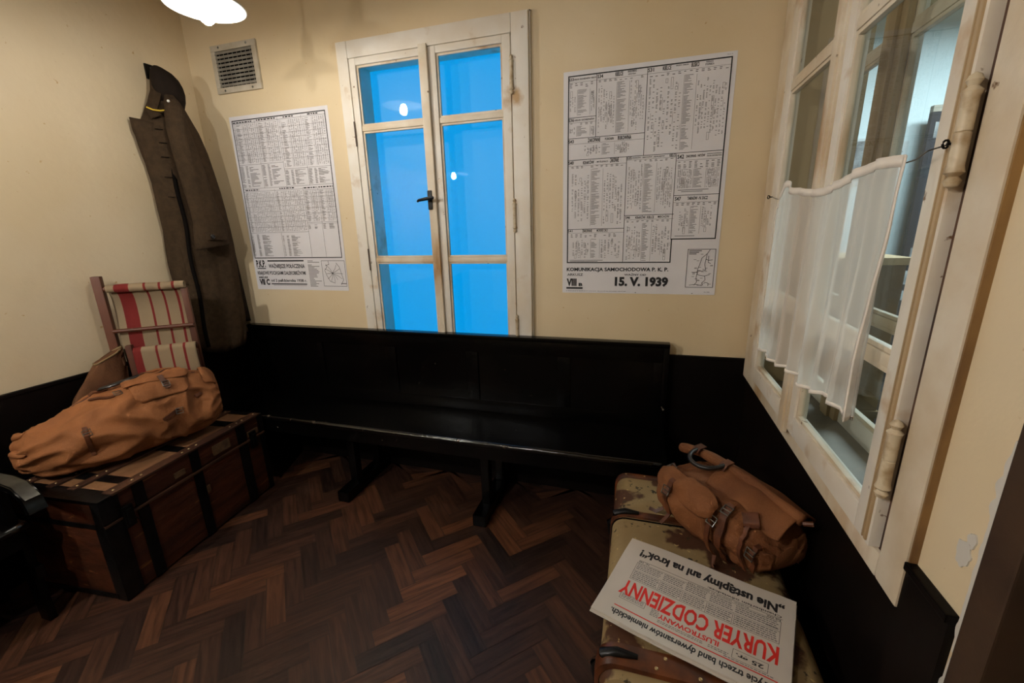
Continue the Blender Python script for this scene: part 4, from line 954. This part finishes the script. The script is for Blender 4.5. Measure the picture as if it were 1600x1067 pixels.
# ================================================================== rucksack on the suitcase
RZ = SZ+.012
rk = thing('rucksack', 'brown canvas rucksack with rolled top lying on the battered case', 'rucksack', (.32, 1.28, RZ))
RZT = .655
rsec = [(.178, 1.462, .060, .530, .610, 0), (.196, 1.435, .095, RZ+.004, .632, 0), (.232, 1.39, .115, RZ, .655, .01), (.275, 1.335, .122, RZ, .665, .01), (.318, 1.28, .125, RZ, .665, .01), (.358, 1.225, .122, RZ, .660, .01), (.392, 1.178, .110, RZ, .645, 0), (.412, 1.145, .085, RZ+.01, .615, 0), (.422, 1.128, .05, .54, .585, 0)]
RF0 = bagfn(rsec, 2.8, .014, 8.3)
def RF(s, a, d=0):
    p = RF0(s, a, d); p.x = min(p.x, XR-.020); p.z = max(p.z, RZ); return p
# with this axis direction (towards the viewer's right) angle 0 is the left/front side: normal = (t.y,-t.x)
bagmesh(RF, 90, 80).build('bag_body', 'duffel2', rk, smooth='all')
A0 = pi   # wall side = 0 or pi, checked below
front = 0.0 if (RF0(.5, 0.0)-RF0(.5, pi)).dot(Vector((-1, -.8, 0))) > 0 else pi
def fa(t): return front+(t if front == 0 else -t)        # t: 0 front side, pi/2 top
roll = [Vector((.178, 1.478, .680)), Vector((.232, 1.410, .702)), Vector((.298, 1.328, .706)), Vector((.37, 1.238, .700)), Vector((.450, 1.140, .680))]
g = G(); P = [Vector(cat([tuple(v) for v in roll], k/30)) for k in range(31)]
g.tube(P, [.0155+.002*sin(k*.7) for k in range(31)], 12); g.build('rolled_top', 'duffel2', rk, smooth='all')
# flap behind the roll sloping to the wall
def bf(u, v):
    a = Vector(cat([tuple(q) for q in roll], u*.97+.015)); b = a+Vector((.085, .062, -.045-.02*sin(u*3)))
    if u > .8: b += Vector((-.02, -.0, 0))*(u-.8)*5
    p = a.lerp(b, v)+Vector((0, 0, .014*sin(v*pi)+.004*noise.noise(Vector((u*6, v*4, 0))))); p.x = min(p.x, XR-.018); return p
G().grid(bf, 30, 12).build('back_flap', 'duffel2', rk, smooth='all', solid=.006)
def ff(u, v):
    a = Vector(cat([tuple(q) for q in roll], u*.5+.48)); b = a+Vector((-.062, -.050, -.040-.012*sin(u*9)))
    return a.lerp(b, v)+Vector((0, 0, .010*sin(v*pi)+.003*sin(u*14)))
G().grid(ff, 24, 10).build('front_flap', 'duffel2', rk, smooth='all', solid=.006)
# frayed torn end
g = G()
for k in range(7): c = Vector((.452, 1.140, .672)); g.tube([c, c+Vector((.018+.004*random.random(), -.012+.012*random.random(), .022*(random.random()-.3)))], [.007, .003], 6)
g.build('frayed_end', 'leather', rk, smooth=True)
# D-shaped leather handle
mid = (roll[1]+roll[2])/2; t = (roll[3]-roll[1]).normalized(); side = Vector((-.78, -.60, 0)).normalized()
hp_ = []
for k in range(21):
    a = pi*k/20; hp_.append(mid+t*(.052*cos(a))*1.05+side*(.070*abs(sin(a))**.7+.010)+Vector((0, 0, .014-.010*sin(a))))
g = G(); g.tube(hp_, .0075, 10); plabel(g.build('carry_handle', 'black_leather', rk, smooth=True), 'dark leather D-shaped handle')
for q in (hp_[0], hp_[-1]):
    g = G(); g.ribbon([q-side*.02+Vector((0, 0, .006)), q+side*.006+Vector((0, 0, .004)), q+side*.02-Vector((0, 0, .012))], (0, 0, 1), .026, .004); g.build('handle_tab', 'leather', rk, smooth=True)
# big side pocket with flap
pk = patch(RF, .10, .56, fa(-.50), fa(.55), .016, .35, 18, puff=.022).build('bag_pocket', 'duffel2', rk, smooth='all', solid=.006)
patch(RF, .08, .60, fa(.22), fa(.95), .030, .55, 18, puff=.012).build('pocket_flap', 'duffel2', pk, smooth='all', solid=.006)
strap(RF, lin(.30, fa(.62), .30, fa(-.2), 8), .018, 'pocket_strap', 'leather', pk, .004, .044)
bk(RF, .30, fa(.28), pk, .054, .013)
for (s0, t0, s1, t1, w, d) in ((.62, 1.1, .66, -.7, .022, .016), (.57, .7, .60, -.55, .016, .022), (.74, 1.0, .84, -.45, .012, .010), (.88, .7, .88, -.5, .014, .008), (.12, 1.2, .04, .1, .018, .014), (.70, 1.2, .78, .9, .040, .012)):
    strap(RF, lin(s0, fa(t0), s1, fa(t1), 12), w, 'bag_strap', 'leather', rk, .004, d)
for (s, t_, d) in ((.63, .85, .026), (.60, .35, .03), (.12, 1.0, .022), (.88, .2, .016)): bk(RF, s, fa(t_), rk, d, .013)
for (s, t_, e) in ((.30, -.2, (-.035, -.03)), (.62, -.5, (-.01, -.045)), (.22, -.3, (-.045, .01))):
    c = RF(s, fa(t_), .03); g = G(); g.ribbon([c, c+Vector((e[0]*.5, e[1]*.5, -.02)), Vector((c.x+e[0], c.y+e[1], RZ+.014))], [(-.6, -.5, .4)]*3, .012, .003); g.build('strap_end', 'leather', rk, smooth=True)

# ================================================================== what shows through the side window
pn = thing('exhibition_panel', 'dark slate exhibition panel with white text seen through the side window', 'display panel', (2.4, 4.22, 0))
G().box(2.02, 2.90, 4.20, 4.24, .0, 2.20, .003).build('panel_board', 'panel', pn)
G().box(2.02, 2.90, 4.196, 4.24, 2.20, 2.245, .002).build('panel_cap', 'sill', pn)
g = G()
for k in range(22):
    z = 1.74-k*.018; g.box(2.075, 2.075+random.uniform(.06, .12), 4.197, 4.1995, z, z+.008)
g.build('panel_text', 'panel_white', pn)
for (a, b, c, d) in ((2.05, 2.20, 2.02, 2.13), (2.06, 2.17, 1.10, 1.22), (2.05, 2.17, .93, 1.04), (2.06, 2.17, .80, .88)): G().box(a, b, 4.196, 4.1995, c, d).build('panel_photograph', 'panel_grey', pn)
pw = thing('wall_photograph', 'grey photograph on the pale wall, seen through the side window', 'photograph', (1.66, 4.4, 1.8))
g = G(); g.box(1.50, 1.80, 4.392, 4.399, 1.72, 2.08, .001); g.build('mount', 'panel_white', pw)
g = G(); g.box(1.51, 1.79, 4.389, 4.3918, 1.76, 2.06); g.build('photo_print', 'panel_grey', pw)
pt = thing('wall_text_sheet', 'pale sheet with thin lines of text on the far wall beside the slate panel', 'sign', (1.9, 4.4, 1.5))
g = G(); g.box(1.86, 2.00, 4.392, 4.399, 1.40, 2.04, .001); g.build('sheet', 'panel_white', pt)
g = G()
for k in range(6): g.box(1.87, 1.97, 4.389, 4.3918, 1.96-k*.09, 1.964-k*.09)
g.build('printed_lines', 'panel_grey', pt)
cb = thing('cabinet', 'tall brown wooden cabinet in the next room behind the sheer curtain', 'cabinet', (1.05, 2.8, 0))
G().box(.85, 1.275, 2.60, 3.0, .08, 1.225, .004).build('cabinet_body', 'cabinet', cb)
g = G(); g.box(.83, 1.295, 2.575, 3.02, 1.225, 1.262, .006); g.build('cabinet_top', 'tan_shade_wood', cb, smooth=True)
g = G(); g.box(.84, 1.285, 2.585, 3.01, 0, .08, .005).box(.84, 1.285, 2.59, 3.0, .40, .44, .004); g.build('cabinet_base', 'cabinet', cb, smooth=True)

# the side wall is not quite square to the back wall: turn it and all that is fixed to it about the corner
turn = Matrix.Translation((XR, Y, 0)) @ Matrix.Rotation(-.0086, 4, 'Z') @ Matrix.Translation((-XR, -Y, 0))
bpy.context.view_layer.update()
for nm in ('wall_right', 'window_2', 'trim_3', 'trim_6', 'door_1', 'curtain', 'curtain_wire'):
    o = bpy.data.objects[nm]; o.matrix_world = turn @ o.matrix_world
